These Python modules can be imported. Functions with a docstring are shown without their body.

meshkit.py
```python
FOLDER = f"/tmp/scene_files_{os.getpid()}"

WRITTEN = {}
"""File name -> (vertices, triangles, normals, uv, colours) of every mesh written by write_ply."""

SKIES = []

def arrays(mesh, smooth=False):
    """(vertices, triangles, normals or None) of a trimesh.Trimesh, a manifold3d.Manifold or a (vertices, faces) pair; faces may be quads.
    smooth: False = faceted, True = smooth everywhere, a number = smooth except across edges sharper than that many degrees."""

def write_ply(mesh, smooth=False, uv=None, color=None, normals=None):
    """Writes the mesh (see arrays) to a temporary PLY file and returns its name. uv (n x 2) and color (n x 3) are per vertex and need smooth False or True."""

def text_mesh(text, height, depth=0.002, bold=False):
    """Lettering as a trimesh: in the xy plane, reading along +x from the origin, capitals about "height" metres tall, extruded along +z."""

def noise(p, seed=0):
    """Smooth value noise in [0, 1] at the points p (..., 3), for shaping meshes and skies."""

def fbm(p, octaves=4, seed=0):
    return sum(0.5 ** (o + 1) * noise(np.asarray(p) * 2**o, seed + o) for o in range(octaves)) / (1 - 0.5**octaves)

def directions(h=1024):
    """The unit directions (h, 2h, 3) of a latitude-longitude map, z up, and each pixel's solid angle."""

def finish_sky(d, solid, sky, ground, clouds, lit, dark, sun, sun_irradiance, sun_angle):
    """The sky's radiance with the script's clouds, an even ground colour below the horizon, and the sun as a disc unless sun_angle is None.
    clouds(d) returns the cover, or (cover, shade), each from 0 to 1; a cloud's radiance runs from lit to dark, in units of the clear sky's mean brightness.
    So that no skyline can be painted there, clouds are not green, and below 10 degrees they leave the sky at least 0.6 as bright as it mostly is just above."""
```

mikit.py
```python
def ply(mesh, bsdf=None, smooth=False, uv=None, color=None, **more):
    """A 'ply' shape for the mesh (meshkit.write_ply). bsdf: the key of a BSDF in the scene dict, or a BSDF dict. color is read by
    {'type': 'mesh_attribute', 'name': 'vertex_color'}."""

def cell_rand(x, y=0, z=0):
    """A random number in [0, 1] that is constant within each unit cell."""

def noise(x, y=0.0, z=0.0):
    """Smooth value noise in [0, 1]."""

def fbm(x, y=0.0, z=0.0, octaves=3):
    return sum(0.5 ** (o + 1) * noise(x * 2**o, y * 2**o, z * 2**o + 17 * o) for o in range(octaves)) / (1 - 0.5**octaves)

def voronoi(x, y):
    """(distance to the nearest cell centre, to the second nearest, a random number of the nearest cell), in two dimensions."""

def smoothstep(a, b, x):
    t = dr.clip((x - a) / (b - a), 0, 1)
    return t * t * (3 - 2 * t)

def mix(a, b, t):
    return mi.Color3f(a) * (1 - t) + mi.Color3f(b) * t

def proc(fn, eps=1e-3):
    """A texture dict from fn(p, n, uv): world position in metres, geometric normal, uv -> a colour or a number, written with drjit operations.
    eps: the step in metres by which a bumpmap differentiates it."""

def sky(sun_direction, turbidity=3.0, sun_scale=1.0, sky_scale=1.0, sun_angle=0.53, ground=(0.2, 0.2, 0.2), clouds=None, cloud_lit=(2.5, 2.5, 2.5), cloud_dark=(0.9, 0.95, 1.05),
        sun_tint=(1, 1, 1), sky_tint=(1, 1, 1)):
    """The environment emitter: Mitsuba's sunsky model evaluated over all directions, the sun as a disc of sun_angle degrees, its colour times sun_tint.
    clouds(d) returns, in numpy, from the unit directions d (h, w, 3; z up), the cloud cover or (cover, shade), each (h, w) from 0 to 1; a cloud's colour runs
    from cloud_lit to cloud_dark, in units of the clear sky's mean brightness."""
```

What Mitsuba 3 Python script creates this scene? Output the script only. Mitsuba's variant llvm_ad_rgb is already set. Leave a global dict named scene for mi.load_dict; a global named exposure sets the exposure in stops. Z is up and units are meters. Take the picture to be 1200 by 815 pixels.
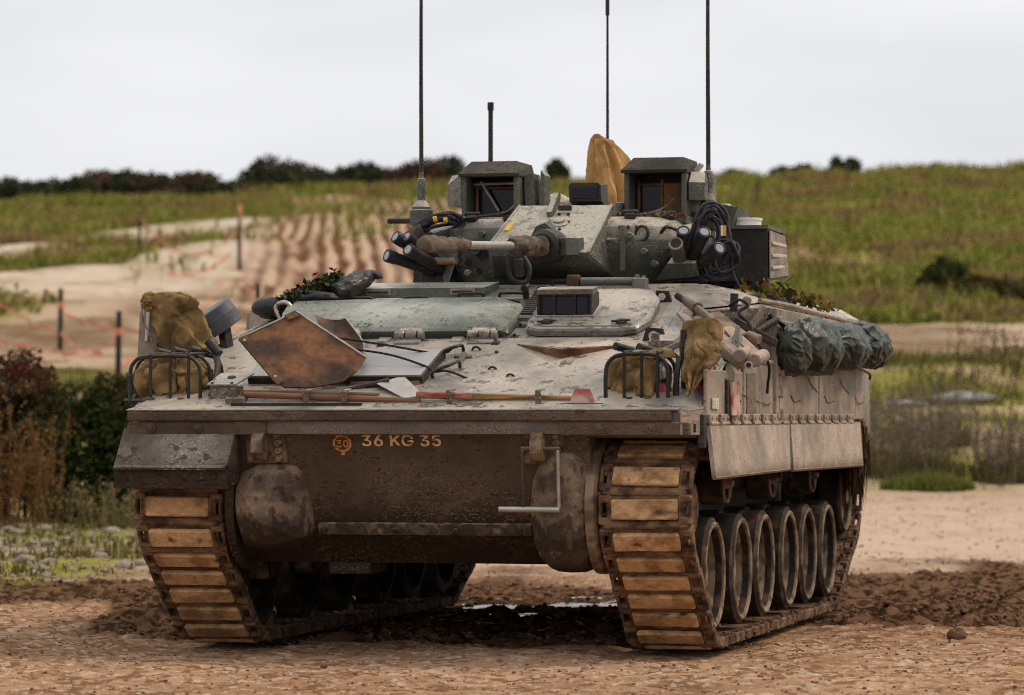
import math, random
import numpy as np, trimesh, drjit as dr, mitsuba as mi
import mikit, meshkit
from shapely.geometry import Polygon, Point

# ---------------------------------------------------------------- camera, sky, exposure
# vehicle frame: x to the vehicle's left, y from the nose backwards, z up
PSI = math.radians(14.1)
CAM = np.array([4.86, -17.13, 1.2])
FWD = np.array([-math.sin(PSI), math.cos(PSI), 0.0])
RGT = np.array([math.cos(PSI), math.sin(PSI), 0.0])
TILT = math.radians(1.1305)
LOOK = FWD * math.cos(TILT) + np.array([0, 0, math.sin(TILT)])
scene, labels = {}, {}
scene['camera'] = {'type': 'thinlens', 'fov': 16.335, 'fov_axis': 'x', 'aperture_radius': 0.020, 'focus_distance': 18.6,
                   'near_clip': 0.5, 'far_clip': 3000.0,
                   'to_world': mi.ScalarTransform4f().look_at(origin=CAM.tolist(), target=(CAM + 10 * LOOK).tolist(), up=[0, 0, 1])}


def overcast(d):
    el = np.clip(d[..., 2], 0, 1)
    n = meshkit.fbm(d * np.array([9.0, 9.0, 34.0]), 4, 5)
    return np.ones(d.shape[:2]), np.clip(.86 - el * .98 + (n - .5) * .8, 0, 1)


scene['sky_light'] = mikit.sky((0.62, 0.35, 0.80), turbidity=3, sun_scale=0.3, sun_angle=10, clouds=overcast,
                               cloud_lit=(2.70, 2.68, 2.66), cloud_dark=(1.80, 1.83, 1.93), sun_tint=(1.0, .95, .88), ground=(.25, .2, .15))
exposure = 2.15

# ---------------------------------------------------------------- helpers
rng = np.random.default_rng(7)
random.seed(7)
V = 'armoured_vehicle'
used = set()


def numbered(k):
    if k not in used:
        used.add(k); return k
    i = 1
    while f'{k}_{i:03d}' in used: i += 1
    k = f'{k}_{i:03d}'; used.add(k); return k


def cat(ms):
    if isinstance(ms, (list, tuple)) and len(ms) and isinstance(ms[0], trimesh.Trimesh):
        vs, fs, o = [], [], 0
        for m in ms:
            vs.append(np.asarray(m.vertices)); fs.append(np.asarray(m.faces) + o); o += len(vs[-1])
        return trimesh.Trimesh(np.vstack(vs), np.vstack(fs), process=False)
    return ms


def shape(mesh, bsdf, smooth=30, color=None):
    return mikit.ply(cat(mesh), bsdf, smooth=smooth, color=color)


def add(parent, name, mesh, bsdf, smooth=30, color=None, tw=None, ready=None, **lab):
    k = numbered((parent + '__' if parent else '') + name)
    d = dict(ready) if ready else shape(mesh, bsdf, smooth, color)
    if tw is not None: d['to_world'] = mi.ScalarTransform4f(tw)
    scene[k] = d
    if lab: labels[k] = lab
    return k


def group_key(name, **lab):
    k = numbered(name)
    if lab: labels[k] = lab
    return k


def TM(loc=(0, 0, 0), rx=0, ry=0, rz=0):
    m = trimesh.transformations.euler_matrix(math.radians(rx), math.radians(ry), math.radians(rz), 'sxyz')
    m[:3, 3] = loc
    return m


def mv(m, loc=(0, 0, 0), rx=0, ry=0, rz=0):
    m = m.copy(); m.apply_transform(TM(loc, rx, ry, rz)); return m


def hull(p):
    h = trimesh.convex.convex_hull(np.asarray(p, float)); return trimesh.Trimesh(h.vertices, h.faces, process=False)


def cbox(s, loc=(0, 0, 0), c=.006, rx=0, ry=0, rz=0):
    a = np.array(s, float) / 2; c = min(c, a.min() * .6)
    p = [np.array([sx, sy, sz]) * (a - np.array(o) * c) for sx in (-1, 1) for sy in (-1, 1) for sz in (-1, 1) for o in ((0, 1, 1), (1, 0, 1), (1, 1, 0))]
    return mv(hull(p), loc, rx, ry, rz)


def bx(x0, x1, y0, y1, z0, z1, c=.006):
    return cbox((x1 - x0, y1 - y0, z1 - z0), ((x0 + x1) / 2, (y0 + y1) / 2, (z0 + z1) / 2), c)


def frame(d):
    d = np.asarray(d, float); d = d / np.linalg.norm(d)
    a = np.array([0, 0, 1.]) if abs(d[2]) < .9 else np.array([1., 0, 0])
    u = np.cross(a, d); u /= np.linalg.norm(u)
    return d, u, np.cross(d, u)


def surf(P, close_u=False, close_v=False):
    P = np.asarray(P, float); nu, nv = P.shape[:2]
    i, j = np.meshgrid(np.arange(nu if close_u else nu - 1), np.arange(nv if close_v else nv - 1), indexing='ij')
    a = i * nv + j; b = ((i + 1) % nu) * nv + j; c = ((i + 1) % nu) * nv + (j + 1) % nv; e = i * nv + (j + 1) % nv
    f = np.concatenate([np.stack([a, b, c], -1).reshape(-1, 3), np.stack([a, c, e], -1).reshape(-1, 3)])
    return trimesh.Trimesh(P.reshape(-1, 3), f, process=False)


def lathe(p0, d, prof, seg=20):
    """prof: (distance along d, radius) pairs; closed at both ends."""
    d, u, w = frame(d); p0 = np.asarray(p0, float)
    th = np.arange(seg) * 2 * np.pi / seg
    ring = np.cos(th)[:, None] * u + np.sin(th)[:, None] * w
    prof = [(prof[0][0], 1e-5)] + list(prof) + [(prof[-1][0], 1e-5)]
    P = np.array([p0 + d * t + ring * r for t, r in prof])
    m = surf(P, close_v=True); m.invert()
    if m.volume < 0: m.invert()
    return m


def cyl(p0, p1, r, r2=None, seg=14, c=.15):
    p0, p1 = np.asarray(p0, float), np.asarray(p1, float); L = np.linalg.norm(p1 - p0); r2 = r if r2 is None else r2
    e = min(c * min(r, r2), L * .3)
    return lathe(p0, p1 - p0, [(0, r - e), (e, r), (L - e, r2), (L, r2 - e)], seg)


def spl(pts, n=8):
    p = np.asarray(pts, float); q = np.vstack([2 * p[0] - p[1], p, 2 * p[-1] - p[-2]]); out = []
    for i in range(1, len(q) - 2):
        for t in np.arange(n) / n:
            a, b, c, d = q[i - 1:i + 3]
            out.append(.5 * (2 * b + (c - a) * t + (2 * a - 5 * b + 4 * c - d) * t * t + (3 * b - a - 3 * c + d) * t ** 3))
    return np.array(out + [p[-1]])


def tube(path, r, seg=8, closed=False):
    p = np.asarray(path, float); n = len(p); r = np.broadcast_to(r, n)
    t = np.roll(p, -1, 0) - np.roll(p, 1, 0)
    if not closed: t[0], t[-1] = p[1] - p[0], p[-1] - p[-2]
    t /= np.linalg.norm(t, axis=1, keepdims=True) + 1e-12
    u = frame(t[0])[1]; P = []
    th = np.arange(seg) * 2 * np.pi / seg
    for i in range(n):
        u = u - t[i] * (u @ t[i]); u /= np.linalg.norm(u) + 1e-12
        w = np.cross(t[i], u)
        P.append(p[i] + r[i] * (np.cos(th)[:, None] * u + np.sin(th)[:, None] * w))
    P = np.array(P)
    if not closed:
        P = np.vstack([np.repeat(p[:1, None], seg, 1), P, np.repeat(p[-1:, None], seg, 1)])
    m = surf(P, close_u=closed, close_v=True); m.invert()
    if m.volume < 0: m.invert()
    return m


def bar(p0, p1, w, h, up=(0, 0, 1), c=.004):
    """box beam from p0 to p1"""
    p0, p1 = np.asarray(p0, float), np.asarray(p1, float); d = p1 - p0; L = np.linalg.norm(d); d /= L
    s = np.cross(d, up)
    if np.linalg.norm(s) < 1e-3: s = np.cross(d, (1, 0, 0))
    s /= np.linalg.norm(s); u = np.cross(s, d)
    m = cbox((L, w, h), c=c); M = np.eye(4); M[:3, 0], M[:3, 1], M[:3, 2], M[:3, 3] = d, s, u, (p0 + p1) / 2
    if np.linalg.det(M[:3, :3]) < 0: M[:3, 1] *= -1
    m.apply_transform(M); return m


def slab(poly, t, n=None):
    """thick convex plate from 3-D corner points, thickness t along the normal"""
    p = np.asarray(poly, float); nn = np.cross(p[1] - p[0], p[2] - p[0]) if n is None else np.asarray(n, float); nn = nn / np.linalg.norm(nn)
    return hull(np.vstack([p, p + nn * t]))


def prism(poly, x0, x1):
    """polygon in (y, z) extruded along x"""
    m = trimesh.creation.extrude_polygon(Polygon(poly), x1 - x0, engine='earcut')
    v = m.vertices; m = trimesh.Trimesh(np.stack([v[:, 2] + x0, v[:, 0], v[:, 1]], 1), m.faces, process=False)
    if m.volume < 0: m.invert()
    return m


def bolt(p, n, r=.012, h=.008):
    n = np.asarray(n, float) / np.linalg.norm(n)
    return lathe(p, n, [(-.002, r), (h * .7, r), (h, r * .8)], 6)


def washer(p, n, r=.022):
    return cat([lathe(p, n, [(0, r), (.006, r), (.008, r * .8)], 14), bolt(np.asarray(p) + np.asarray(n) * .007, n, r * .5, .009)])


def rod_loop(p, r, seg=7):
    return tube(np.asarray(p, float), r, seg)


def fb(p, s=0, o=4): return meshkit.fbm(np.asarray(p) + 100, o, s)


def blob(c, rad, seed=0, amp=.08, freq=6., crease=.06, sub=4, rz=0, flat=None, sq=1.0, stretch=(1, 1, 1)):
    m = trimesh.creation.icosphere(sub); v = np.array(m.vertices)
    if sq != 1: v = np.sign(v) * np.abs(v) ** sq; v /= np.linalg.norm(v, axis=1, keepdims=True) ** .6
    rad = np.asarray(rad, float); p = v * rad
    n1 = fb(p * freq, seed, 3) - .5
    st = np.array(stretch)
    q = fb(p * freq * .9 * st + n1[:, None] * .6, seed + 9, 2); rid = np.exp(-((q - .5) / .05) ** 2)
    q2 = fb(p * freq * 1.9 * st + n1[:, None], seed + 19, 2); rid2 = np.exp(-((q2 - .5) / .055) ** 2)
    dsp = amp * 2 * n1 - crease * np.clip(rid, 0, 1) - crease * .6 * np.clip(rid2, 0, 1)
    p = p + v * (dsp * rad.mean() * 1.6)[:, None]
    if flat is not None: p[:, 2] = np.maximum(p[:, 2], flat + .004 * n1)
    return mv(trimesh.Trimesh(p, m.faces, process=False), c, rz=rz)


def drape(rings, seed=0, fold=.03, nf=7, nu=140, sub=11, crumple=.012):
    """hanging cloth: rings = (centre, axis a, axis b) top to bottom; folds deepen towards the hem; closed at the top"""
    C = spl([r[0] for r in rings], sub); A = spl([r[1] for r in rings], sub); B = spl([r[2] for r in rings], sub)
    th = np.arange(nu) * 2 * np.pi / nu; P = []
    for i in range(len(C)):
        t = i / (len(C) - 1)
        tw = 2.4 * (fb(np.stack([np.cos(th) * 1.1, np.sin(th) * 1.1, 0 * th + t * 1.7], 1), seed + 5, 2) - .5)
        rdg = (1 - np.abs(np.sin(nf * .5 * (th + tw) + seed))) ** 1.4 + .55 * (1 - np.abs(np.sin((nf + 2.5) * (th + .8 * tw) * .5 + seed * 2))) ** 1.6
        k = 1 + fold * (.25 + .75 * t) / max(np.linalg.norm(A[i]), .03) * (rdg - .6)
        P.append(C[i] + (np.cos(th) * k)[:, None] * A[i] + (np.sin(th) * k)[:, None] * B[i])
    P = np.array(P)
    P += crumple * 1.6 * (np.stack([fb(P * 14, seed + 3 + a, 3) for a in range(3)], -1) - .5)
    wq = P * [7, 7, 4.2] + .9 * (fb(P * 5, seed + 40, 2) - .5)[..., None]
    rid = np.exp(-((fb(wq, seed + 30, 2) - .5) / .045) ** 2) + .7 * np.exp(-((fb(wq * 2.1, seed + 31, 2) - .5) / .05) ** 2)
    cen = P.mean(1, keepdims=True); out = P - cen; out /= np.linalg.norm(out, axis=-1, keepdims=True) + 1e-9
    P -= out * (rid * crumple * 1.25)[..., None]
    inner = P - out * .008
    Q = np.concatenate([np.repeat(P[:1].mean(1, keepdims=True), nu, 1), P, inner[::-1], np.repeat(inner[:1].mean(1, keepdims=True), nu, 1)])
    m = surf(Q, close_v=True)
    if m.volume < 0: m.invert()
    return m


def sack(p0, p1, r0, seed=0, nf=9, deep=.16, sagz=.0, flat=1.0, nu=110, nt=80, ends=(.25, .25)):
    """a tied cloth bundle along p0-p1: gathered ends, folds running towards the ties"""
    p0, p1 = np.asarray(p0, float), np.asarray(p1, float); d, u, w = frame(p1 - p0); th = np.arange(nu) * 2 * np.pi / nu; P = []
    for t in np.linspace(0, 1, nt):
        e = abs(2 * t - 1); k = ends[0] if t < .5 else ends[1]
        r = r0 * (k + (1 - k) * max(1 - e ** 2.6, 0) ** .55)
        tw = 1.6 * (fb(np.stack([np.cos(th), np.sin(th), 0 * th + t * 2.2], 1), seed, 2) - .5)
        f = (1 - np.abs(np.sin(nf * .5 * (th + tw)))) ** 1.3 + .6 * (1 - np.abs(np.sin((nf + 4) * .5 * (th - tw) + seed))) ** 1.5
        rr = r * (1 + deep * (.35 + 1.1 * e ** 2) * (f - .7))
        c = p0 + (p1 - p0) * t - np.array([0, 0, sagz]) * (1 - e ** 2)
        P.append(c + (np.cos(th) * rr * flat)[:, None] * u + (np.sin(th) * rr)[:, None] * w)
    P = np.array(P); cen = P.mean(1, keepdims=True); out = P - cen; out /= np.linalg.norm(out, axis=-1, keepdims=True) + 1e-9
    lum = fb(P * 5, seed + 3, 2) - .5; wq = P * 4.2 + .8 * lum[..., None]
    val = np.exp(-((fb(wq, seed + 7, 2) - .5) / .045) ** 2) + .6 * np.exp(-((fb(wq * 2.2, seed + 8, 2) - .5) / .05) ** 2)
    P = P + out * (r0 * (.34 * lum - .055 * val))[..., None]
    m = surf(np.concatenate([P[:1] * 0 + P[:1].mean(1, keepdims=True), P, P[:1] * 0 + P[-1:].mean(1, keepdims=True)]), close_v=True)
    if m.volume < 0: m.invert()
    return m


GN = np.array([0, -.39, 1.]) / math.sqrt(1 + .39 ** 2)      # normal of the glacis


def G(x, y, h=0.0): return np.array([x, y, 1.235 + .39 * (y - .12)]) + GN * h


GA = math.degrees(math.atan(.39))


def gbox(x0, x1, y0, y1, h0, h1, c=.006):
    return hull([G(x, y, h) for x in (x0 + c, x1 - c) for y in (y0 + c, y1 - c) for h in (h0, h1)] + [G(x, y, h) for x in (x0, x1) for y in (y0, y1) for h in (h0, h1 - c)])


# ---------------------------------------------------------------- materials
noise, fbm, ss, mix = mikit.noise, mikit.fbm, mikit.smoothstep, mikit.mix


def mat(key, col, rough=.6, metal=0., spec=.25, bump=None, scale=.004, eps=2e-3, **kw):
    c = mikit.proc(col) if callable(col) else {'type': 'rgb', 'value': list(col)}
    b = {'type': 'principled', 'base_color': c, 'roughness': mikit.proc(rough) if callable(rough) else rough, 'metallic': metal, 'specular': spec, **kw}
    if bump is not None: b = {'type': 'bumpmap', 'arbitrary': mikit.proc(bump, eps), 'scale': scale, 'bsdf': b}
    scene[key] = {'type': 'twosided', 'bsdf': b}
    return key


def paint(lo, hi, dust, up_amt, side_amt, mud, mud_z0, mud_z1, seed=0.0, stain=.6, fleck=.4):
    def f(p, n, uv):
        a = fbm(p.x * 2.7 + seed, p.y * 2.7, p.z * 2.7, 3)
        b = fbm(p.x * 11 + seed, p.y * 11, p.z * 11, 4)
        c = fbm(p.x * 46, p.y * 46, p.z * 46, 3)
        run = noise(p.x * 17 + p.y * 13, p.z * 2.4, seed)
        col = mix(lo, hi, dr.clip(a * 1.7 - .35, 0, 1)) * (0.72 + .56 * c)
        up = ss(.12, .85, n.z)
        d = dr.clip(up * up_amt * (.05 + 1.0 * b + 1.0 * ss(.32, .68, a)) + side_amt * (ss(.25, .7, .62 * b + .2 * run + .18 * a)), 0, 1)
        col = mix(col, mi.Color3f(dust) * (.7 + .6 * a) * (.86 + .28 * c), d)
        h = ss(mud_z1, mud_z0, p.z) * (1 - .45 * up)
        m = ss(.40, .58, .6 * b + .25 * c + .30 * h) * dr.clip(h * 1.5, 0, 1)
        col = mix(col, mi.Color3f(mud) * (.55 + .9 * c), m)
        e = fbm(p.x * 23 + 5, p.y * 23, p.z * 23, 4)
        col = mix(col, mi.Color3f(lo) * .8 + mi.Color3f(mud) * .35, ss(.565, .66, e * .7 + .3 * b) * stain)
        sp = ss(.70, .76, noise(p.x * 105, p.y * 105, p.z * 105)) * ss(.40, .62, b)
        col = mix(col, mi.Color3f(mud) * .4, sp * .75)
        chip = ss(.64, .70, noise(p.x * 120 + 9, p.y * 120, p.z * 120)) * ss(.40, .60, a)
        return mix(col, mi.Color3f(dust) * 1.15, chip * fleck)
    return f


def grain(f1=40., f2=140.):
    return lambda p, n, uv: fbm(p.x * f1, p.y * f1, p.z * f1, 3) + .35 * noise(p.x * f2, p.y * f2, p.z * f2)


g1 = grain()
rough1 = lambda p, n, uv: .38 + .4 * fbm(p.x * 7, p.y * 7, p.z * 7, 3)
DUST = (.335, .287, .235)
MUD = (.105, .062, .036)
rough2 = lambda p, n, uv: .14 + .48 * fbm(p.x * 5, p.y * 5, p.z * 5, 4)
mat('m_hull', paint((.062, .064, .056), (.18, .178, .158), DUST, .68, .22, MUD, .9, 1.35, 0.0, .95, .35), rough2, spec=.5, bump=g1, scale=.003)
mat('m_side', paint((.13, .115, .098), (.24, .21, .175), (.345, .262, .20), .7, .80, (.14, .09, .06), .86, 1.0, 5.0, .35, .2), rough1, bump=g1, scale=.003)
mat('m_skirt', paint((.17, .15, .125), (.28, .245, .205), (.42, .335, .265), .7, .9, (.14, .09, .06), .86, 1.0, 7.0, .25, .2), rough1, bump=g1, scale=.003)
mat('m_turret', paint((.040, .046, .038), (.092, .10, .082), (.35, .325, .27), 1.0, .10, (.12, .09, .065), 1.7, 2.05, 9.0), rough1, bump=g1, scale=.0025)
mat('m_nose', paint((.045, .030, .020), (.085, .056, .037), (.19, .13, .085), .9, .16, (.022, .013, .008), .5, 1.0, 3.0, .6, .35), .58, bump=g1, scale=.003)
mat('m_flap', paint((.045, .034, .026), (.095, .075, .06), (.34, .29, .24), .42, .30, (.035, .02, .013), .8, 1.1, 2.0, .8, .9), .7, bump=grain(55., 130.), scale=.02)
mat('m_green', paint((.058, .075, .06), (.085, .105, .085), (.32, .33, .29), .55, .06, MUD, .5, .8, 1.0), .33, bump=g1, scale=.0008)
mat('m_dark', paint((.009, .010, .009), (.022, .022, .02), (.10, .088, .072), .35, .06, MUD, .5, .9, 1.0), .45, bump=g1, scale=.002)
mat('m_black', (.012, .012, .013), .5, bump=g1, scale=.001)
mat('m_rust', lambda p, n, uv: mix((.05, .026, .016), (.19, .085, .036), ss(.3, .72, fbm(p.x * 9, p.y * 9, p.z * 9, 4))) * (.6 + .8 * fbm(p.x * 60, p.y * 60, p.z * 60, 2)), .62, bump=g1, scale=.003)
mat('m_bare', lambda p, n, uv: mix((.30, .27, .23), (.52, .5, .46), fbm(p.x * 20, p.y * 20, p.z * 20, 3)), .35, .7)


def mudfn(p, n, uv):
    b = fbm(p.x * 16, p.y * 16, p.z * 16, 4)
    return mix((.052, .028, .016), (.185, .108, .058), ss(.3, .72, b)) * (.7 + .6 * noise(p.x * 90, p.y * 90, p.z * 90))


mat('m_track', mudfn, .75, bump=grain(60., 170.), scale=.010)


def padfn(p, n, uv):
    b = fbm(p.x * 13, p.y * 13, p.z * 13, 4)
    c = noise(p.x * 80, p.y * 80, p.z * 80)
    col = mix((.27, .145, .062), (.50, .30, .15), ss(.3, .62, b)) * (.8 + .4 * c) * (.62 + .7 * noise(p.x * 3, p.y * 5, p.z * 9))
    return mix(col, (.07, .038, .02), ss(.60, .80, fbm(p.x * 19 + 4, p.y * 19, p.z * 19, 4) * .8 + .22 * noise(p.x * 4, p.y * 6, p.z * 7)))


mat('m_pad', padfn, .7, bump=grain(50., 150.), scale=.005)


def rimfn(p, n, uv):
    b = fbm(p.x * 14, p.y * 14, p.z * 14, 4)
    col = mix((.095, .062, .039), (.24, .172, .112), ss(.3, .65, b))
    e = fbm(p.x * 24, p.y * 24, p.z * 10, 4)
    return mix(col, (.055, .034, .022), ss(.56, .70, e * .85 + .10 * ss(.95, .55, p.z)) * .8)


mat('m_rim', rimfn, .6, bump=g1, scale=.003)
mat('m_rubber', lambda p, n, uv: mix((.02, .016, .013), (.085, .052, .032), ss(.45, .8, fbm(p.x * 15, p.y * 15, p.z * 15, 3))), .75, bump=g1, scale=.004)
weave = lambda p, n, uv: noise(p.x * 260, p.y * 90, p.z * 260) + noise(p.x * 90, p.y * 260, p.z * 120) + .9 * fbm(p.x * 30, p.y * 30, p.z * 30, 2)
mat('m_hessian', lambda p, n, uv: mix((.085, .052, .018), (.30, .195, .082), ss(.25, .75, fbm(p.x * 9, p.y * 9, p.z * 9, 3))) * (.75 + .5 * noise(p.x * 230, p.y * 230, p.z * 230)), .95, bump=weave, scale=.0022, sheen=.3)
mat('m_cloth', lambda p, n, uv: mix((.30, .16, .055), (.52, .31, .12), ss(.25, .75, fbm(p.x * 7, p.y * 7, p.z * 7, 3))), .95, bump=weave, scale=.0015, sheen=.3)
mat('m_canvas', lambda p, n, uv: mix((.045, .033, .025), (.125, .095, .072), ss(.3, .7, fbm(p.x * 12, p.y * 12, p.z * 12, 3))), .9, bump=weave, scale=.002)
mat('m_pale', lambda p, n, uv: mix((.32, .30, .26), (.52, .49, .43), fbm(p.x * 12, p.y * 12, p.z * 12, 3)), .9, bump=weave, scale=.002)
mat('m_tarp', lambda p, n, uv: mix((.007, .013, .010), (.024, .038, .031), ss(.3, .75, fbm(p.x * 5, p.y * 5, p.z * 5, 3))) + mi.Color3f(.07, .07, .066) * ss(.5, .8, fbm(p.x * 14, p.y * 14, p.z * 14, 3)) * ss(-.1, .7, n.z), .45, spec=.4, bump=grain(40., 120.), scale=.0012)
mat('m_blackbag', (.028, .028, .03), .42, bump=grain(22., 80.), scale=.008)
mat('m_cable', (.014, .013, .022), .42, spec=.4)
mat('m_wood', lambda p, n, uv: mix((.12, .062, .026), (.33, .195, .085), ss(.25, .7, fbm(p.x * 9, p.y * 90, p.z * 90, 4))), .6)
mat('m_brownwood', lambda p, n, uv: mix((.09, .04, .02), (.24, .12, .06), fbm(p.x * 8, p.y * 70, p.z * 70, 3)), .55)
mat('m_red', lambda p, n, uv: mix((.26, .035, .028), (.30, .15, .09), ss(.4, .65, fbm(p.x * 24, p.y * 60, p.z * 60, 3))), .6)
mat('m_pink', lambda p, n, uv: mix((.34, .085, .065), (.48, .33, .28), ss(.35, .6, fbm(p.x * 14, p.y * 14, p.z * 14, 3))), .5)
mat('m_lens', (.30, .012, .012), .12, clearcoat=1.0)
mat('m_glass', (.006, .004, .010), .12, spec=.25)
mat('m_lampglass', (.30, .30, .31), .12, .6)
mat('m_slate', lambda p, n, uv: mix((.045, .048, .062), (.12, .12, .135), fbm(p.x * 25, p.y * 25, p.z * 25, 3)), .45, bump=g1, scale=.002)
mat('m_white', (.66, .65, .62), .5)
mat('m_yellow', (.55, .36, .03), .5)
mat('m_text', lambda p, n, uv: mix((.62, .42, .22), (.22, .11, .05), ss(.55, .72, fbm(p.x * 55, p.y * 55, p.z * 55, 3))), .8)
mat('m_emblem', lambda p, n, uv: mix((.50, .20, .055), (.15, .06, .025), ss(.5, .68, fbm(p.x * 60, p.y * 60, p.z * 60, 3))), .8)
mat('m_pole', (.03, .024, .02), .8)
mat('m_tape', (.55, .22, .12), .6)
mat('m_greenwood', (.05, .055, .03), .7)

# ---------------------------------------------------------------- ground: one sheet, in coordinates l (to the right) and d (away), uphill behind
PD = np.array([-80, 0, 26, 34, 45, 52, 60, 70, 90, 120, 150, 200, 222, 260, 420, 1500.])
PZ = np.array([0, 0, 0, .05, .26, 1.15, 2.1, 2.85, 4.6, 7.2, 9.8, 14.0, 14.7, 14.8, 13.0, 3.0])
from scipy.interpolate import PchipInterpolator
PROF = PchipInterpolator(PD, PZ)


def nsm(a, b, x):
    t = np.clip((x - a) / (b - a), 0, 1); return t * t * (3 - 2 * t)


def nnz(x, y): return meshkit.noise(np.stack([x, y, np.zeros_like(x)], -1) + 1e6)


def nfb(x, y, o=3): return sum(.5 ** (k + 1) * nnz(x * 2 ** k + 31 * k, y * 2 ** k) for k in range(o)) / (1 - .5 ** o)


def dnz(x, y): return mikit.noise(x, y, 0.)


def dfb(x, y, o=3): return sum(.5 ** (k + 1) * dnz(x * 2 ** k + 31 * k, y * 2 ** k) for k in range(o)) / (1 - .5 ** o)


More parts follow.
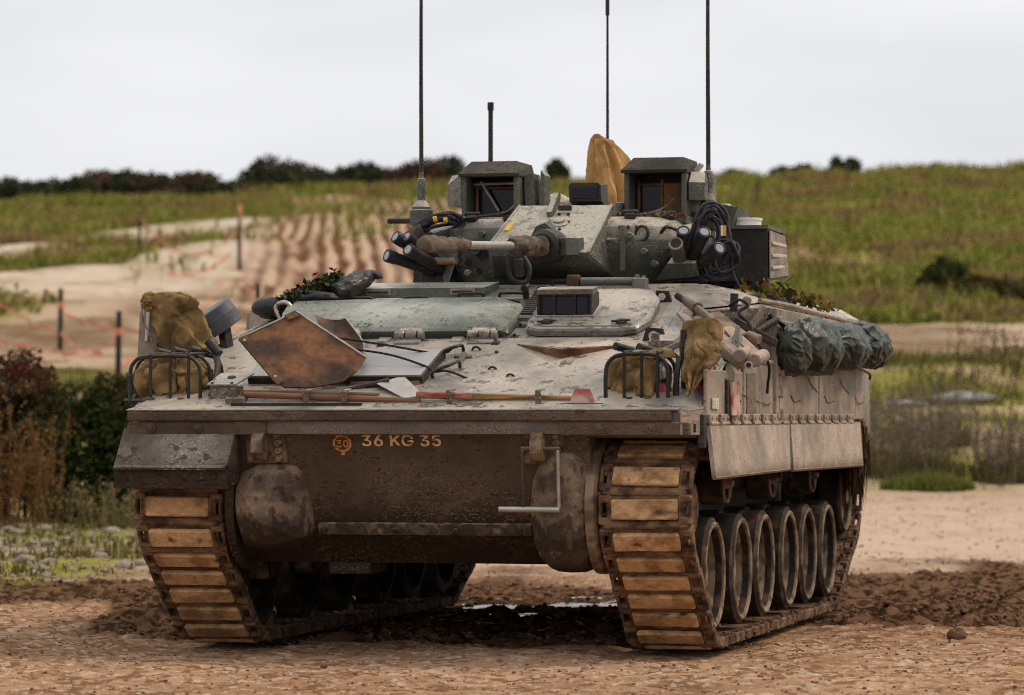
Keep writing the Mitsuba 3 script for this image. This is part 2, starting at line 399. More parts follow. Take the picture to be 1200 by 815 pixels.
def cover(l, d, sm, fb_):
    """grass, sand, ruts, wet mud with painted under-vehicle shade, gravel: 0 to 1 each, over the ground"""
    w = fb_(l * .35, d * .35) - .5
    w2 = fb_(l * .11 + 40, d * .06) - .5
    # the near track: bare dirt, grass at its two sides
    nearL = sm(.4, -.5, l + .108 * d - .2 + w * 2.2) * sm(24.2, 26.5, d + w * 3)
    nearR = sm(44.5, 47.0, d - w * 3 - .25 * (l - 4)) * sm(-.6, .6, l - 1.0)
    near = (1 - (1 - nearL) * (1 - nearR)) * (1 - sm(60, 62, d - w * 3))
    road = sm(60, 62.5, d - w * 4) * sm(75, 71.5, d + w * 6)
    hill = sm(71.5, 75, d + w * 6)
    right = sm(-2.5, 1.5, l + w2 * 9)
    q = l + .05 * d
    ruts = sm(-3.4, -1.6, q + w * 2.5) * sm(6.5, 5.0, q) * sm(76, 82, d) * sm(182, 166, d - w * 20)
    swathe = sm(.46, .62, fb_(l * .30 - d * .062 + 8, d * .028 + l * .07)) * sm(78, 88, d + w * 10) * sm(160, 140, d + w * 16)
    leftg = sm(.27, .55, fb_(l * .24 + 9, d * .075 + 3) * .8 + .12 * sm(130, 165, d) + .42 * sm(158, 176, d - w * 30) + .34 * sm(-.085, -.12, l / d) * sm(116, 126, d + w * 8) * sm(160, 148, d)) * (1 - swathe * .9)
    rightg = 1 - .75 * sm(.60, .70, fb_(l * .21 + 60, d * .10)) * sm(120, 95, d)
    hg = hill * (right * rightg + (1 - right) * leftg * (1 - .75 * ruts))
    grass = near * (.35 + .65 * sm(.30, .52, fb_(l * .8 + 5, d * .8))) + hg
    sand = (1 - right) * hill * swathe + .25 * road
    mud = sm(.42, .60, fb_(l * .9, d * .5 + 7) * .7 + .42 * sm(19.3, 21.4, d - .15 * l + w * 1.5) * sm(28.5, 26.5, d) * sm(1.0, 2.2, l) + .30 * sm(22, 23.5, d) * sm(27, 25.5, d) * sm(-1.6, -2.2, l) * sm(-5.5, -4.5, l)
             + .55 * sm(18.6, 19.4, d + .25 * l) * sm(26, 24, d) * sm(-2.7, -2.1, l) * sm(1.6, 1.0, l))  # last term paints the shade under the vehicle into the mud mask
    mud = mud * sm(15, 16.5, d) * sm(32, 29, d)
    gravel = sm(.9, .2, dr_abs(l + .125 * d) / 1.7) * sm(26, 28, d) * sm(37, 34, d)
    return grass, sand, ruts * hill, mud, gravel


def ground_z(l, d):
    global dr_abs
    dr_abs = np.abs
    g, sand, ruts, mud, gravel = cover(l, d, nsm, nfb)
    z = PROF(d) + .030 * l * nsm(75, 170, d)
    far = nsm(36, 80, d)
    z = z + (nfb(l * .12, d * .12) - .5) * .8 * far + (nfb(l * .45, d * .45) - .5) * (.10 + .3 * far)* nsm(27,36,d)
    r = nsm(36, 30, d) * (np.abs(l) < 12)
    t = 1 - np.abs(nfb(l * 7, d * 7) - .5) * 4
    z = z + r * ((nfb(l * 1.1, d * 1.1) - .5) * .05 + (nfb(l * 5 + 3, d * 5) - .5) * (.018 + .050 * mud) + np.clip(t, 0, 1) * (.004 + .02 * mud)
                 + (nfb(l * 19, d * 19, 3) - .5) * (.010 + .040 * nfb(l * .9 + 20, d * .9) + .05 * mud) - .035 * mud + .05 * mud * np.sin(l * .8 + d * 5.2 + 5 * nfb(l * .7, d * .7)) * .7)
    z = z + .12 * ruts * np.sin((l + .05 * d) * 12.0 + 9 * nfb(l * .22, d * .05)) * nsm(70, 80, d) * nfb((l + .05 * d) * .9, d * .09)
    # the wheel-track the vehicle stands in
    P = CAM[:2] + np.multiply.outer(l, RGT[:2]) + np.multiply.outer(d, FWD[:2])
    foot = nsm(.42, .22, np.abs(np.abs(P[..., 0]) - 1.21)) * nsm(-.1, .7, P[..., 1]) * nsm(8.5, 5, P[..., 1])
    belly = nsm(1.05, .8, np.abs(P[..., 0])) * nsm(3.0, 4.6, P[..., 1]) * nsm(7.6, 6.4, P[..., 1])
    z = z * (1 - .7 * foot) - .022 * foot
    return z - .030 * belly


def GW(l, d, up=0.0):
    l = np.asarray(l, float); d = np.asarray(d, float)
    P = CAM[:2] + np.multiply.outer(l, RGT[:2]) + np.multiply.outer(d, FWD[:2])
    return np.concatenate([P, (ground_z(l, d) + up)[..., None]], -1)


def steps(a, b, s0, s1):
    out, x = [], a
    while x < b:
        out.append(x); t = (x - a) / (b - a); x += s0 + (s1 - s0) * t
    return out


dd = np.array(steps(-80, 13.5, 6, .6) + steps(13.5, 27, .030, .036) + steps(27, 40, .036, .2) + steps(40, 230, .2, 1.3) + steps(230, 1500, 3, 120) + [1500.])
lh = np.array(steps(0, 4.6, .030, .030) + steps(4.6, 9, .035, .25) + steps(9, 45, .25, 1.2) + steps(45, 600, 1.5, 60) + [700.])
ll = np.concatenate([-lh[:0:-1], lh])
LL, DD = np.meshgrid(ll, dd, indexing='ij')
GP = GW(LL, DD)


def ground_col(p, n, uv):
    global dr_abs
    dr_abs = dr.abs
    x, y = p.x - CAM[0], p.y - CAM[1]
    l = x * RGT[0] + y * RGT[1]; d = x * FWD[0] + y * FWD[1]
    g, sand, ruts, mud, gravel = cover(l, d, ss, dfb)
    a = dfb(l * .7, d * .7); b = dfb(l * 3.7, d * 3.7); c = dfb(l * 17, d * 17)
    far = ss(38, 60, d)
    dirt = mix((.205, .108, .057), (.50, .325, .205), dr.clip(.6 * a + .75 * b - .2, 0, 1))
    dirt = mix(dirt, (.135, .064, .032), ss(.47, .64, .6 * c + .4 * b) * (1 - far) * .8)
    dirt = mix(dirt, (.52, .42, .33), ss(.60, .72, dfb(l * 26 + 4, d * 26)) * .6 * (1 - far))
    dirt = mix(dirt, (.59, .47, .38), ss(25, 31, d) * .7 * (.45 + .55 * ss(.30, .58, .6 * b + .4 * c)))
    st = dfb(l * .35 + d * .10, d * .42 - l * .06)
    dirt = mix(dirt, mix((.175, .11, .06), (.42, .31, .215), ss(.34, .62, st)), far)
    dirt = mix(dirt, (.56, .47, .38), sand * ss(.30, .6, b * .5 + a * .5))
    q = l + .05 * d
    rr = .5 + .5 * dr.sin(q * 12.0 + 9 * dfb(l * .22, d * .05)) * (.15 + .85 * dnz(q * 1.1, d * .07))
    dirt = mix(dirt, mix((.14, .066, .038), (.47, .335, .24), ss(.34, .66, rr * .52 + .48 * dfb(q * 1.3, d * .30))), ruts)
    wet = mix((.045, .024, .014), (.15, .085, .048), ss(.35, .65, c))  # dark mud tone, also the colour of the painted shade below the hull
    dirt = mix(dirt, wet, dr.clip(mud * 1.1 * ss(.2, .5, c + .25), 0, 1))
    dirt = mix(dirt, (.33, .27, .21), gravel * ss(.42, .6, b) * .3)
    gc = mix((.11, .125, .026), (.31, .275, .072), a)
    gc = mix(gc, (.20, .135, .060), ss(.50, .70, dfb(l * .5 + 30, d * .22)) * .75)
    gc = mix(gc, (.075, .075, .026), ss(.56, .75, dfb(l * .33 + 70, d * .2)) * .7)
    gc = gc * (.6 + .8 * dfb(l * 2.5, d * 1.6))
    return mix(dirt, gc, dr.clip(g, 0, 1))


def ground_rough(p, n, uv):
    return .78 + 0 * p.x


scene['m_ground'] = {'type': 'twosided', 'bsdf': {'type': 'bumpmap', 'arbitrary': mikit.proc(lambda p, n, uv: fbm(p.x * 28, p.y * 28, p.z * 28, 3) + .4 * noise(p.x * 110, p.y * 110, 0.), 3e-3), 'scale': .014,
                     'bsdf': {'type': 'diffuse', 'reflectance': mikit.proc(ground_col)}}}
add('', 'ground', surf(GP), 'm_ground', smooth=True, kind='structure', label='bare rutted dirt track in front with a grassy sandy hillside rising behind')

scene['m_water'] = {'type': 'twosided', 'bsdf': {'type': 'bumpmap', 'arbitrary': mikit.proc(lambda p, n, uv: fbm(p.x * 6, p.y * 3.5, 0., 3), 4e-3), 'scale': .05, 'bsdf': {'type': 'principled', 'base_color': {'type': 'rgb', 'value': [.03, .022, .016]}, 'roughness': .05, 'specular': .6}}}
th = np.linspace(0, 2 * np.pi, 60, endpoint=False)
for cx, cy, rx_, ry_ in ((-.75, 5.6, .42, 1.15), (-.1, 6.1, .5, .5)):
    rr = 1 + .25 * np.sin(3 * th + cx) + .15 * np.sin(5 * th + 1)
    P = np.stack([cx + rx_ * rr * np.cos(th), cy + ry_ * rr * np.sin(th), 0 * th - .029], 1)
    P = np.stack([P, P * [1, 1, 1] - [0, 0, .05]])
    add('', 'puddle', surf(np.concatenate([np.repeat(P[:1].mean(1, keepdims=True), 60, 1), P]), close_v=True), 'm_water', smooth=False, kind='structure',
        label='shallow puddle under the vehicle reflecting the pale sky')

# ---------------------------------------------------------------- vegetation helpers
for key, tr in (('m_blade', .35), ('m_leaf', .25)):
    scene[key] = {'type': 'principledthin', 'base_color': {'type': 'mesh_attribute', 'name': 'vertex_color'}, 'roughness': .65, 'diff_trans': tr * 2, 'spec_trans': 0.0, 'eta': 1.4}


def blades(base, h, w, lean, cols, r=rng):
    """tapered bent blades: base (n,3), height, width, lean (n,), colours (n,3)"""
    n = len(base); az = r.uniform(0, 2 * np.pi, n); side = np.stack([np.cos(az), np.sin(az), 0 * az], 1)
    az2 = r.uniform(0, 2 * np.pi, n); ln = np.stack([np.cos(az2), np.sin(az2), 0 * az], 1) * lean[:, None]
    up = np.array([0, 0, 1.])
    mid = base + (up + ln * .35) * (h * .55)[:, None]; tip = base + (up * (1 - .25 * lean[:, None]) + ln) * h[:, None]
    s = side * (w / 2)[:, None]
    v = np.stack([base - s, base + s, mid - s * .75, mid + s * .75, tip], 1).reshape(-1, 3)
    o = np.arange(n)[:, None] * 5
    f = np.stack([o + [[0, 1, 3]], o + [[0, 3, 2]], o + [[2, 3, 4]]], 1).reshape(-1, 3)
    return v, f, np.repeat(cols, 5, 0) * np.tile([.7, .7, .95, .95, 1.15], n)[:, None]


def leaves(c, s, cols, r=rng, asp=.6):
    n = len(c); a = r.normal(size=(n, 3)); a /= np.linalg.norm(a, axis=1, keepdims=True)
    b = np.cross(a, r.normal(size=(n, 3))); b /= np.linalg.norm(b, axis=1, keepdims=True)
    nn = np.cross(a, b); s = s[:, None]
    v = np.stack([c - a * s, c + b * s * asp + nn * s * .2, c + a * s, c - b * s * asp + nn * s * .2], 1).reshape(-1, 3)
    o = np.arange(n)[:, None] * 4
    return v, np.stack([o + [[0, 1, 2]], o + [[0, 2, 3]]], 1).reshape(-1, 3), np.repeat(cols, 4, 0)


def pick(n, pal, r=rng, var=.3):
    pal = np.asarray(pal); return pal[r.integers(0, len(pal), n)] * r.uniform(1 - var, 1 + var, (n, 1))


def veg(parent, name, vfc, bsdf, **lab):
    v, f, c = vfc
    return add(parent, name, trimesh.Trimesh(v, f, process=False), bsdf, smooth=False, color=np.clip(c, 0, 1), **lab)


dr_abs = np.abs
# grass of the hillside, more per square metre close by
n = 150000
u = rng.uniform(0, 1, n); d = 73 + (222 - 73) * u ** 1.2; l = rng.uniform(-1, 1, n) * (.165 * d + 2)
g = cover(l, d, nsm, nfb)[0]; k = rng.uniform(0, 1, n) < np.clip(g, 0, 1) ** 1.5
l, d = l[k], d[k]; P = GW(l, d)
tone = nfb(l * .33 + 70, d * .2); dry = nfb(l * .5 + 30, d * .22)
pal_green = np.array([[.125, .15, .030], [.215, .22, .048], [.30, .28, .07]]); pal_dry = np.array([[.32, .225, .09], [.25, .175, .075], [.16, .11, .055]])
c = np.where((rng.uniform(0, 1, len(l)) < nsm(.40, .72, dry))[:, None], pal_dry[rng.integers(0, 3, len(l))], pal_green[rng.integers(0, 3, len(l))]) * rng.uniform(.6, 1.4, (len(l), 1))
hh = rng.uniform(.14, .42, len(l)) * (.5 + 1.0 * nsm(.35, .7, tone)) * (.7 + d / 260)
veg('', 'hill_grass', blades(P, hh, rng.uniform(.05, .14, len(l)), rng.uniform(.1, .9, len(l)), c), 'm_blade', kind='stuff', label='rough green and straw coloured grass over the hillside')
# verge grass, left and right of the dirt
n = 90000
d = rng.uniform(24, 61, n); l = rng.uniform(-1, 1, n) * (.165 * d + .6)
g = cover(l, d, nsm, nfb)[0]; k = rng.uniform(0, 1, n) < np.clip(g, 0, 1) ** 2 * np.where(l < 0, .75, .8) * nsm(.30, .62, nfb(l * 1.3 + 5, d * 1.1)) * 1.25
l, d = l[k], d[k]; P = GW(l, d)
c = pick(len(l), [[.075, .085, .02], [.12, .125, .03], [.18, .15, .055], [.21, .155, .07], [.10, .10, .03]], var=.4)
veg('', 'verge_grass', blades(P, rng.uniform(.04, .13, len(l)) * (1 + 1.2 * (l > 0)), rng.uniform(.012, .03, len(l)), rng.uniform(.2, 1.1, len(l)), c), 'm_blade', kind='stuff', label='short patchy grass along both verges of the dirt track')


def clump(l0, d0, rl, rd, n, h0, h1, w, pal, parent='', name='', lean=.5, **lab):
    a = rng.uniform(0, 2 * np.pi, n); q = np.sqrt(rng.uniform(0, 1, n))
    l = l0 + rl * q * np.cos(a); d = d0 + rd * q * np.sin(a)
    h = rng.uniform(h0, h1, n) * (1.1 - .6 * q ** 2)
    return blades(GW(l, d), h, rng.uniform(w * .6, w * 1.4, n), rng.uniform(.05, lean, n), pick(n, pal))


def stalks(parent, l0, d0, rl, rd, n, h0, h1, pal, headpal, heads, name='stem', lean=.35):
    a = rng.uniform(0, 2 * np.pi, n); q = np.sqrt(rng.uniform(0, 1, n))
    l = l0 + rl * q * np.cos(a); d = d0 + rd * q * np.sin(a); B = GW(l, d)
    h = rng.uniform(h0, h1, n); az = rng.uniform(0, 2 * np.pi, n); ln = rng.uniform(.02, lean, n)
    T = B + np.stack([np.cos(az) * ln * h, np.sin(az) * ln * h, h], 1)
    s = np.stack([-np.sin(az), np.cos(az), 0 * az], 1) * .006
    v = np.stack([B - s, B + s, T + s * .5, T - s * .5, B - s[:, [1, 0, 2]], B + s[:, [1, 0, 2]], T + s[:, [1, 0, 2]] * .5, T - s[:, [1, 0, 2]] * .5], 1).reshape(-1, 3)
    o = np.arange(n)[:, None] * 8
    f = np.stack([o + [[0, 1, 2]], o + [[0, 2, 3]], o + [[4, 5, 6]], o + [[4, 6, 7]]], 1).reshape(-1, 3)
    veg(parent, name, (v, f, np.repeat(pick(n, pal), 8, 0)), 'm_blade', kind='stuff')
    t = rng.uniform(.45, 1.0, (n, heads)); C = B[:, None] + (T - B)[:, None] * t[..., None] + rng.normal(0, .022, (n, heads, 3))
    C = C.reshape(-1, 3)
    veg(parent, 'seed_head' if name == 'stem' else 'leaf', leaves(C, rng.uniform(.012, .032, len(C)), pick(len(C), headpal)), 'm_leaf', kind='stuff')


# weeds at the right edge: three purple-grey clumps, one bright tuft
for l0, d0, rl, rd, nn, h1, lab in ((5.3, 47.6, .65, .8, 130, 1.05, 'tall grey brown weeds behind the bright green tuft at the right'),
                                    (6.55, 47.0, .5, .8, 130, .95, 'tall grey brown weeds at the right edge of the picture'),
                                    (5.9, 50.5, .7, 1.0, 90, .9, 'sparse dry weeds farther back on the right verge'),
                                    (4.75, 49.5, .4, .8, 60, .75, 'thin dry weeds between the vehicle and the taller weeds')):
    k = group_key('weed_clump', label=lab, category='weeds')
    stalks(k, l0, d0, rl, rd, nn, h1 * .5, h1, [[.16, .11, .075], [.20, .15, .10]], [[.20, .16, .155], [.25, .21, .19], [.16, .125, .08], [.20, .17, .09]], 13)
    veg(k, 'leaf', clump(l0, d0, rl, rd, 500, .12, .45, .03, [[.13, .12, .05], [.19, .15, .075], [.10, .11, .03]]), 'm_blade', kind='stuff')
k = group_key('grass_tuft', label='bright green tuft of grass at the edge of the dirt on the right', category='grass tuft')
veg(k, 'blade', clump(5.35, 46.0, .62, .5, 1100, .08, .30, .02, [[.085, .125, .018], [.12, .155, .03], [.17, .175, .045], [.20, .16, .06]], lean=.8), 'm_blade', kind='stuff')
k = group_key('scrub_plant', label='sprawling dark leafy scrub at the right edge beyond the weeds', category='scrub')
stalks(k, 7.7, 56, .8, 1.2, 60, .6, 1.3, [[.10, .06, .04]], [[.09, .085, .03], [.13, .10, .04], [.16, .09, .05]], 12, lean=.7)


# ---------------------------------------------------------------- the two bushes beside the track on the left
def bush(key, blobs_, nl, size, pal, top=None):
    trunk = []
    C, S, K = [], [], []
    for (l0, d0, h0, rl, rh) in blobs_:
        m = int(nl * rl * rh); q = rng.normal(size=(m, 3)); q /= np.linalg.norm(q, axis=1, keepdims=True)
        rad = rng.uniform(.55, 1.08, (m, 1)) ** .5; q = q * rad
        q += (np.stack([fb(q * 2.5, 50 + a, 3) for a in range(3)], -1) - .5) * .75
        base = GW(np.array([l0]), np.array([d0]))[0]
        P = base + q[:, :1] * rl * RGT + q[:, 1:2] * rl * .8 * FWD + (q[:, 2:3] * rh + h0) * np.array([0, 0, 1.])
        P = P[P[:, 2] > base[2] + .05]
        gap = fb(P * 3.1, 77, 3); P = P[gap > .40]
        C.append(P); cc = pick(len(P), pal, var=.45)
        if top is not None:
            t = (rng.uniform(0, 1, len(P)) < nsm(h0 + rh * .05, h0 + rh * .8, P[:, 2] - base[2]) * .75)
            cc[t] = pick(t.sum(), top, var=.4)
        K.append(cc)
        for a in range(7):
            e = base + RGT * rl * rng.uniform(-.8, .8) + FWD * rl * rng.uniform(-.5, .5) + np.array([0, 0, h0 + rh * rng.uniform(.2, 1.05)])
            trunk.append(tube(spl([base + RGT * rng.uniform(-.12, .12) - [0, 0, .05], (base + e) / 2 + rng.normal(0, .08, 3), e], 4), np.linspace(.018, .004, 9), 5))
    C = np.vstack(C)
    veg(key, 'foliage', leaves(C, rng.uniform(size * .6, size * 1.3, len(C)), np.vstack(K)), 'm_leaf', kind='stuff')
    add(key, 'stem', trunk, 'm_pole')


DK = [[.025, .042, .014], [.042, .066, .020], [.065, .088, .028], [.015, .023, .010]]
k = group_key('bush', label='dense dark green bush beside the track, half hidden by the vehicle', category='bush')
bush(k, [(-4.35, 38.2, .75, .62, .70), (-4.05, 38.8, .62, .5, .62), (-4.75, 38.0, .62, .5, .66), (-4.9, 38.5, 1.05, .35, .42), (-4.2, 38.0, 1.15, .35, .42)], 16000, .034, DK, [[.055, .070, .022], [.10, .045, .03], [.07, .075, .02]])
k = group_key('bush', label='reddish brown bush at the left edge of the picture', category='bush')
bush(k, [(-5.5, 38.6, .95, .6, .85), (-5.9, 38.2, .9, .5, .8), (-5.3, 39.2, 1.1, .4, .62)], 13000, .034, [[.030, .034, .014], [.06, .040, .022], [.09, .045, .03], [.045, .05, .018]], [[.16, .045, .04], [.11, .06, .035], [.13, .10, .04]])
k = group_key('dry_plant', label='tall dry orange brown stalks in front of the bushes at the left edge', category='dry weeds')
stalks(k, -5.05, 36.6, .45, .5, 80, .5, 1.25, [[.20, .11, .045], [.15, .08, .035]], [[.22, .12, .045], [.16, .09, .04], [.12, .07, .03]], 26)
k = group_key('dry_plant', label='thin dry stalks at the foot of the dark green bush', category='dry weeds')
stalks(k, -4.1, 36.4, .7, .5, 70, .2, .55, [[.20, .15, .07]], [[.20, .16, .09], [.15, .13, .05]], 10)

# ---------------------------------------------------------------- shrubs along the skyline
HED = [[.036, .046, .026], [.055, .064, .034], [.080, .086, .044]]
RED = [[.092, .052, .040], [.078, .056, .038], [.12, .07, .05]]


def far_shrub(name, px_l, d0, w, h, red, label, group=None, n=420):
    lab = dict(label=label, category='shrub')
    if group: lab['group'] = group
    k = group_key(name, **lab)
    base = GW(np.array([px_l]), np.array([d0]))[0]
    C = []
    for j in range(3):
        o = rng.normal(0, .28, 3) * [w, w, h * .5]; q = rng.normal(size=(n, 3)); q /= np.linalg.norm(q, axis=1, keepdims=True)
        q *= rng.uniform(.3, 1.05, (n, 1)) ** .4; q += (np.stack([fb(q * 2.2 + j, 60 + a, 2) for a in range(3)], -1) - .5) * .6
        C.append(base + o + q * [w * .55, w * .55, h * .48] + [0, 0, h * .42])
    C = np.vstack(C); C = C[(C[:, 2] > base[2] - .3)]
    veg(k, 'foliage', leaves(C, rng.uniform(.10, .24, len(C)), pick(len(C), (RED if red else HED) if name != 'slope_scrub' else ([[.10, .08, .032], [.14, .105, .045], [.09, .09, .03]] if red else [[.05, .06, .02], [.075, .085, .028]]), var=.4)), 'm_leaf', kind='stuff')
    add(k, 'stem', [tube(spl([base + [a * .2, 0, -.3], base + [a * .5, .1, h * .4], base + [a * w * .4, 0, h * .8]], 3), np.linspace(.07, .02, 7), 5) for a in (-1, 0, 1)], 'm_pole')


hs = [(-8, 2.0, 0), (8, 1.3, 0), (28, 1.6, 0), (52, 1.7, 0), (75, 1.6, 0), (100, 2.0, 1), (118, 2.2, 1), (140, 1.8, 0), (156, 2.1, 0), (180, 1.8, 1), (204, 2.2, 1), (222, 1.9, 0), (246, 1.4, 0), (268, 1.2, 0), (292, 1.3, 0), (312, 2.2, 0), (328, 2.5, 1), (348, 2.1, 0), (370, 1.9, 1),
      (390, 1.6, 0), (408, 2.0, 0), (430, 2.0, 0), (452, 1.9, 1), (470, 2.1, 1), (488, 2.2, 1), (510, 2.0, 0), (532, 1.9, 0)]
W_ = 'first second third fourth fifth sixth seventh eighth ninth tenth eleventh twelfth thirteenth fourteenth fifteenth sixteenth seventeenth eighteenth nineteenth twentieth'.split()
cnt = [0, 0]
for px, h, red in hs:
    cnt[red] += 1; q = cnt[red]
    d0 = 196 + rng.uniform(-3, 3)
    far_shrub('skyline_shrub', (px - 600) / 4180 * d0, d0, 1.9, h * .74, red, f"{W_[q - 1]} {'reddish brown' if red else 'dark green'} shrub from the left in the hedgerow on the skyline", 'dark hedgerow shrubs along the left skyline')
for px, h, w, red, d0, lab in ((655, 1.3, .75, 0, 190, 'dark round shrub on the skyline just right of the left hatch'), (987, 1.25, .9, 0, 192, 'dark upright shrub alone on the skyline right of the vehicle'), (940, .9, .9, 0, 200, 'small grey green shrub on the skyline behind the stowage box'),
                           (966, .7, .6, 1, 205, 'tiny brownish shrub next to the small shrub on the skyline'), (870, .8, 1.3, 0, 204, 'low dark shrub on the skyline close behind the right aerial'), (915, .65, .9, 0, 193, 'low rounded shrub on the slope below the skyline right of the pole'),
                           (1097, 1.0, .9, 0, 208, 'dark shrub of a pair on the right skyline'), (1108, .85, .8, 1, 209, 'reddish shrub of a pair on the right skyline'), (1155, .7, 1.3, 1, 206, 'low brown shrub on the skyline near the right edge'), (890, .5, .7, 1, 206, 'tiny reddish bush on the skyline left of the pole')):
    far_shrub('skyline_shrub', (px - 600) / 4180 * d0, d0, w, h, red, lab, n=260)
for l0, d0, w, h, red, lab in ((10.4, 86, .9, .8, 0, 'dark bush halfway up the green slope on the right'), (10.2, 80, .9, .6, 1, 'brown dead bush below the dark bush on the right slope'), (11.5, 79.5, 1.2, .65, 1, 'low brown scrub on the lower slope near the right edge')):
    far_shrub('slope_scrub', l0, d0, w, h, red, lab, n=300)

# ---------------------------------------------------------------- fence pickets and orange tape
POLE = {}
for nm, px, d0, h, lab in (('a', 70, 67, 1.18, 'black wooden picket on the sand left of the others'), ('b', 138, 58, 1.25, 'black wooden picket rising behind the dark green bush'), ('c', 163, 112, 1.25, 'dark picket far up the slope below the hedgerow'),
                           ('d', 280, 96, 1.75, 'reddish picket halfway up the slope with tape hanging from its top'), ('e', 301, 66, 1.25, 'dark picket beside the grey mirror of the vehicle'), ('f', 888, 150, 1.15, 'thin dark pole on the right hillside below the skyline')):
    l0 = (px - 600) / 4180 * d0; b = GW(np.array([l0]), np.array([d0]))[0]; t = b + [.02, 0, h]
    POLE[nm] = (b, t)
    k = group_key('fence_picket', label=lab, category='picket', group='pickets of the taped fence')
    add(k, 'post', cyl(b - [0, 0, .3], t, .055 if nm in 'abe' else .06, .045, 9), 'm_pole')
    if nm in 'abde': add(k, 'tape_wrap', lathe(t - [0, 0, h * (.32 if nm != 'd' else .06)], [0, 0, 1], [(0, .062), (.10, .066), (.12, .06)], 9), 'm_tape')


def tape(p0, p1, sag, w, lab, flut=.035):
    t = np.linspace(0, 1, 40)[:, None]; P = p0 * (1 - t) + p1 * t - np.array([0, 0, 1.]) * 4 * sag * t * (1 - t)
    a = t[:, 0] * 17 + p0[0]; wob = np.stack([0 * a, np.cos(a) * .5, np.sin(a * 1.3) + .9], 1); wob /= np.linalg.norm(wob, axis=1, keepdims=True)
    P = P + flut * np.stack([0 * a, np.sin(a), .5 * np.sin(a * 1.7)], 1) * np.sin(np.pi * t)
    ed = wob * w * .32; th = np.array([0, .004, 0])
    add('', 'barrier_tape', surf(np.stack([P - ed, P + ed, P + ed + th, P - ed + th], 1), close_v=True), 'm_tape', label=lab, category='tape')


at = lambda nm, f: POLE[nm][0] * (1 - f) + POLE[nm][1] * f
far_l = lambda px, d0, up: GW(np.array([(px - 600) / 4180 * d0]), np.array([d0]), up)[0]
tape(at('a', .30), far_l(-40, 72, .9), .12, .10, 'orange tape running from the left picket out of the picture', .05)
tape(at('a', .30), at('b', .62), .25, .10, 'orange tape sagging between the two near black pickets')
tape(at('a', .62), far_l(215, 64, .55), .20, .09, 'orange tape from the left picket towards the covered mirror')
tape(at('b', .30), far_l(262, 70, 1.0), .3, .09, 'orange tape lying low across the sand behind the mirrors')
tape(far_l(-30, 66, .35), far_l(120, 64, .1), .1, .10, 'orange tape trailing low at the left edge', .08)
tape(at('c', .95), at('d', .62), .9, .13, 'long orange tape sagging down the slope from the far picket')
tape(at('d', .98), at('e', .95), 1.0, .15, 'orange tape dropping steeply between the reddish picket and the near one')
tape(at('e', .35), far_l(205, 68, .9), .2, .08, 'faint orange tape beside the picket behind the grey mirror')
tape(far_l(195, 71, 1.0), far_l(270, 74, 1.3), .2, .10, 'orange tape above the covered mirror on the sand slope')


# ---------------------------------------------------------------- stones, clods, debris
def stone(s, seed):
    m = trimesh.creation.icosphere(2); v = np.array(m.vertices); v *= (1 + .55 * (fb(v * 1.7, seed, 3) - .5))[:, None] * np.asarray(s)
    return trimesh.Trimesh(v, m.faces, process=False)


mat('m_stone', lambda p, n, uv: mix((.15, .115, .085), (.33, .275, .22), fbm(p.x * 12, p.y * 12, p.z * 12, 4)), .85, bump=g1, scale=.006)
mat('m_clod', lambda p, n, uv: mix((.055, .028, .016), (.20, .115, .062), fbm(p.x * 14, p.y * 14, p.z * 14, 4)), .85, bump=g1, scale=.012)
mat('m_grit', lambda p, n, uv: mix((.14, .078, .042), (.42, .29, .19), fbm(p.x * 9, p.y * 9, p.z * 9, 2)), .9)
for i in range(26):
    d0 = rng.uniform(27, 36); l0 = -.125 * d0 + rng.uniform(-1.1, .75); s = rng.uniform(.05, .10)
    add('', 'stone', mv(stone((s, s * .8, s * .5), i), GW(np.array([l0]), np.array([d0]), s * .18)[0], rz=rng.uniform(0, 360)), 'm_stone', smooth=40,
        label='pale chalky stone lying in the grassy gravel patch on the left', category='stone', group='stones of the gravel patch on the left')
bits = []
pr = [stone((1, .8, .55), 40 + i) for i in range(6)]
pv = [trimesh.creation.icosphere(1) for i in range(6)]
for i in range(6):
    v = np.array(pv[i].vertices); pv[i] = trimesh.Trimesh(v * (1 + .9 * (fb(v * 1.9, 80 + i, 2) - .5))[:, None] * [1, .8, .6], pv[i].faces, process=False)


def scatter(l, d, s, up=.2):
    P = GW(l, d); out = []
    for i in range(len(l)):
        m = pv[i % 6].copy(); m.apply_transform(TM((0, 0, 0), 0, 0, rng.uniform(0, 360)))
        out.append(trimesh.Trimesh(m.vertices * s[i] + P[i] + [0, 0, s[i] * up], m.faces, process=False))
    return cat(out)


n = 420; d = rng.uniform(26, 37, n); l = -.125 * d + rng.normal(0, .75, n)
add('', 'gravel', scatter(l, d, rng.uniform(.012, .04, n)), 'm_stone', kind='stuff', label='pale gravel scattered in the grass on the left')
n = 16000; d = 14.5 + 17 * rng.uniform(0, 1, n) ** 1.3; l = rng.uniform(-.16, .16, n) * d
dr_abs = np.abs
m_ = cover(l, d, nsm, nfb)[3]; k = rng.uniform(0, 1, n) < .22 + .78 * m_
l, d, m_ = l[k], d[k], m_[k]
add('', 'dirt_crumbs', scatter(l, d, rng.uniform(.003, .010, len(l)) ** 1.0 * (1 + 2.6 * m_ * rng.uniform(0, 1, len(l)))), 'm_clod', kind='stuff', label='crumbs and small clods of mud strewn over the dirt')
n = 5000; d = 14.5 + 15 * rng.uniform(0, 1, n) ** 1.2; l = rng.uniform(-.16, .16, n) * d
add('', 'grit', scatter(l, d, rng.uniform(.003, .009, n)), 'm_grit', kind='stuff', label='pale grit and pebbles strewn over the dirt')
n = 1800; d = rng.uniform(29, 46, n); l = rng.uniform(-.16, .16, n) * d
k = (cover(l, d, nsm, nfb)[0] < .3) & (l > -1)
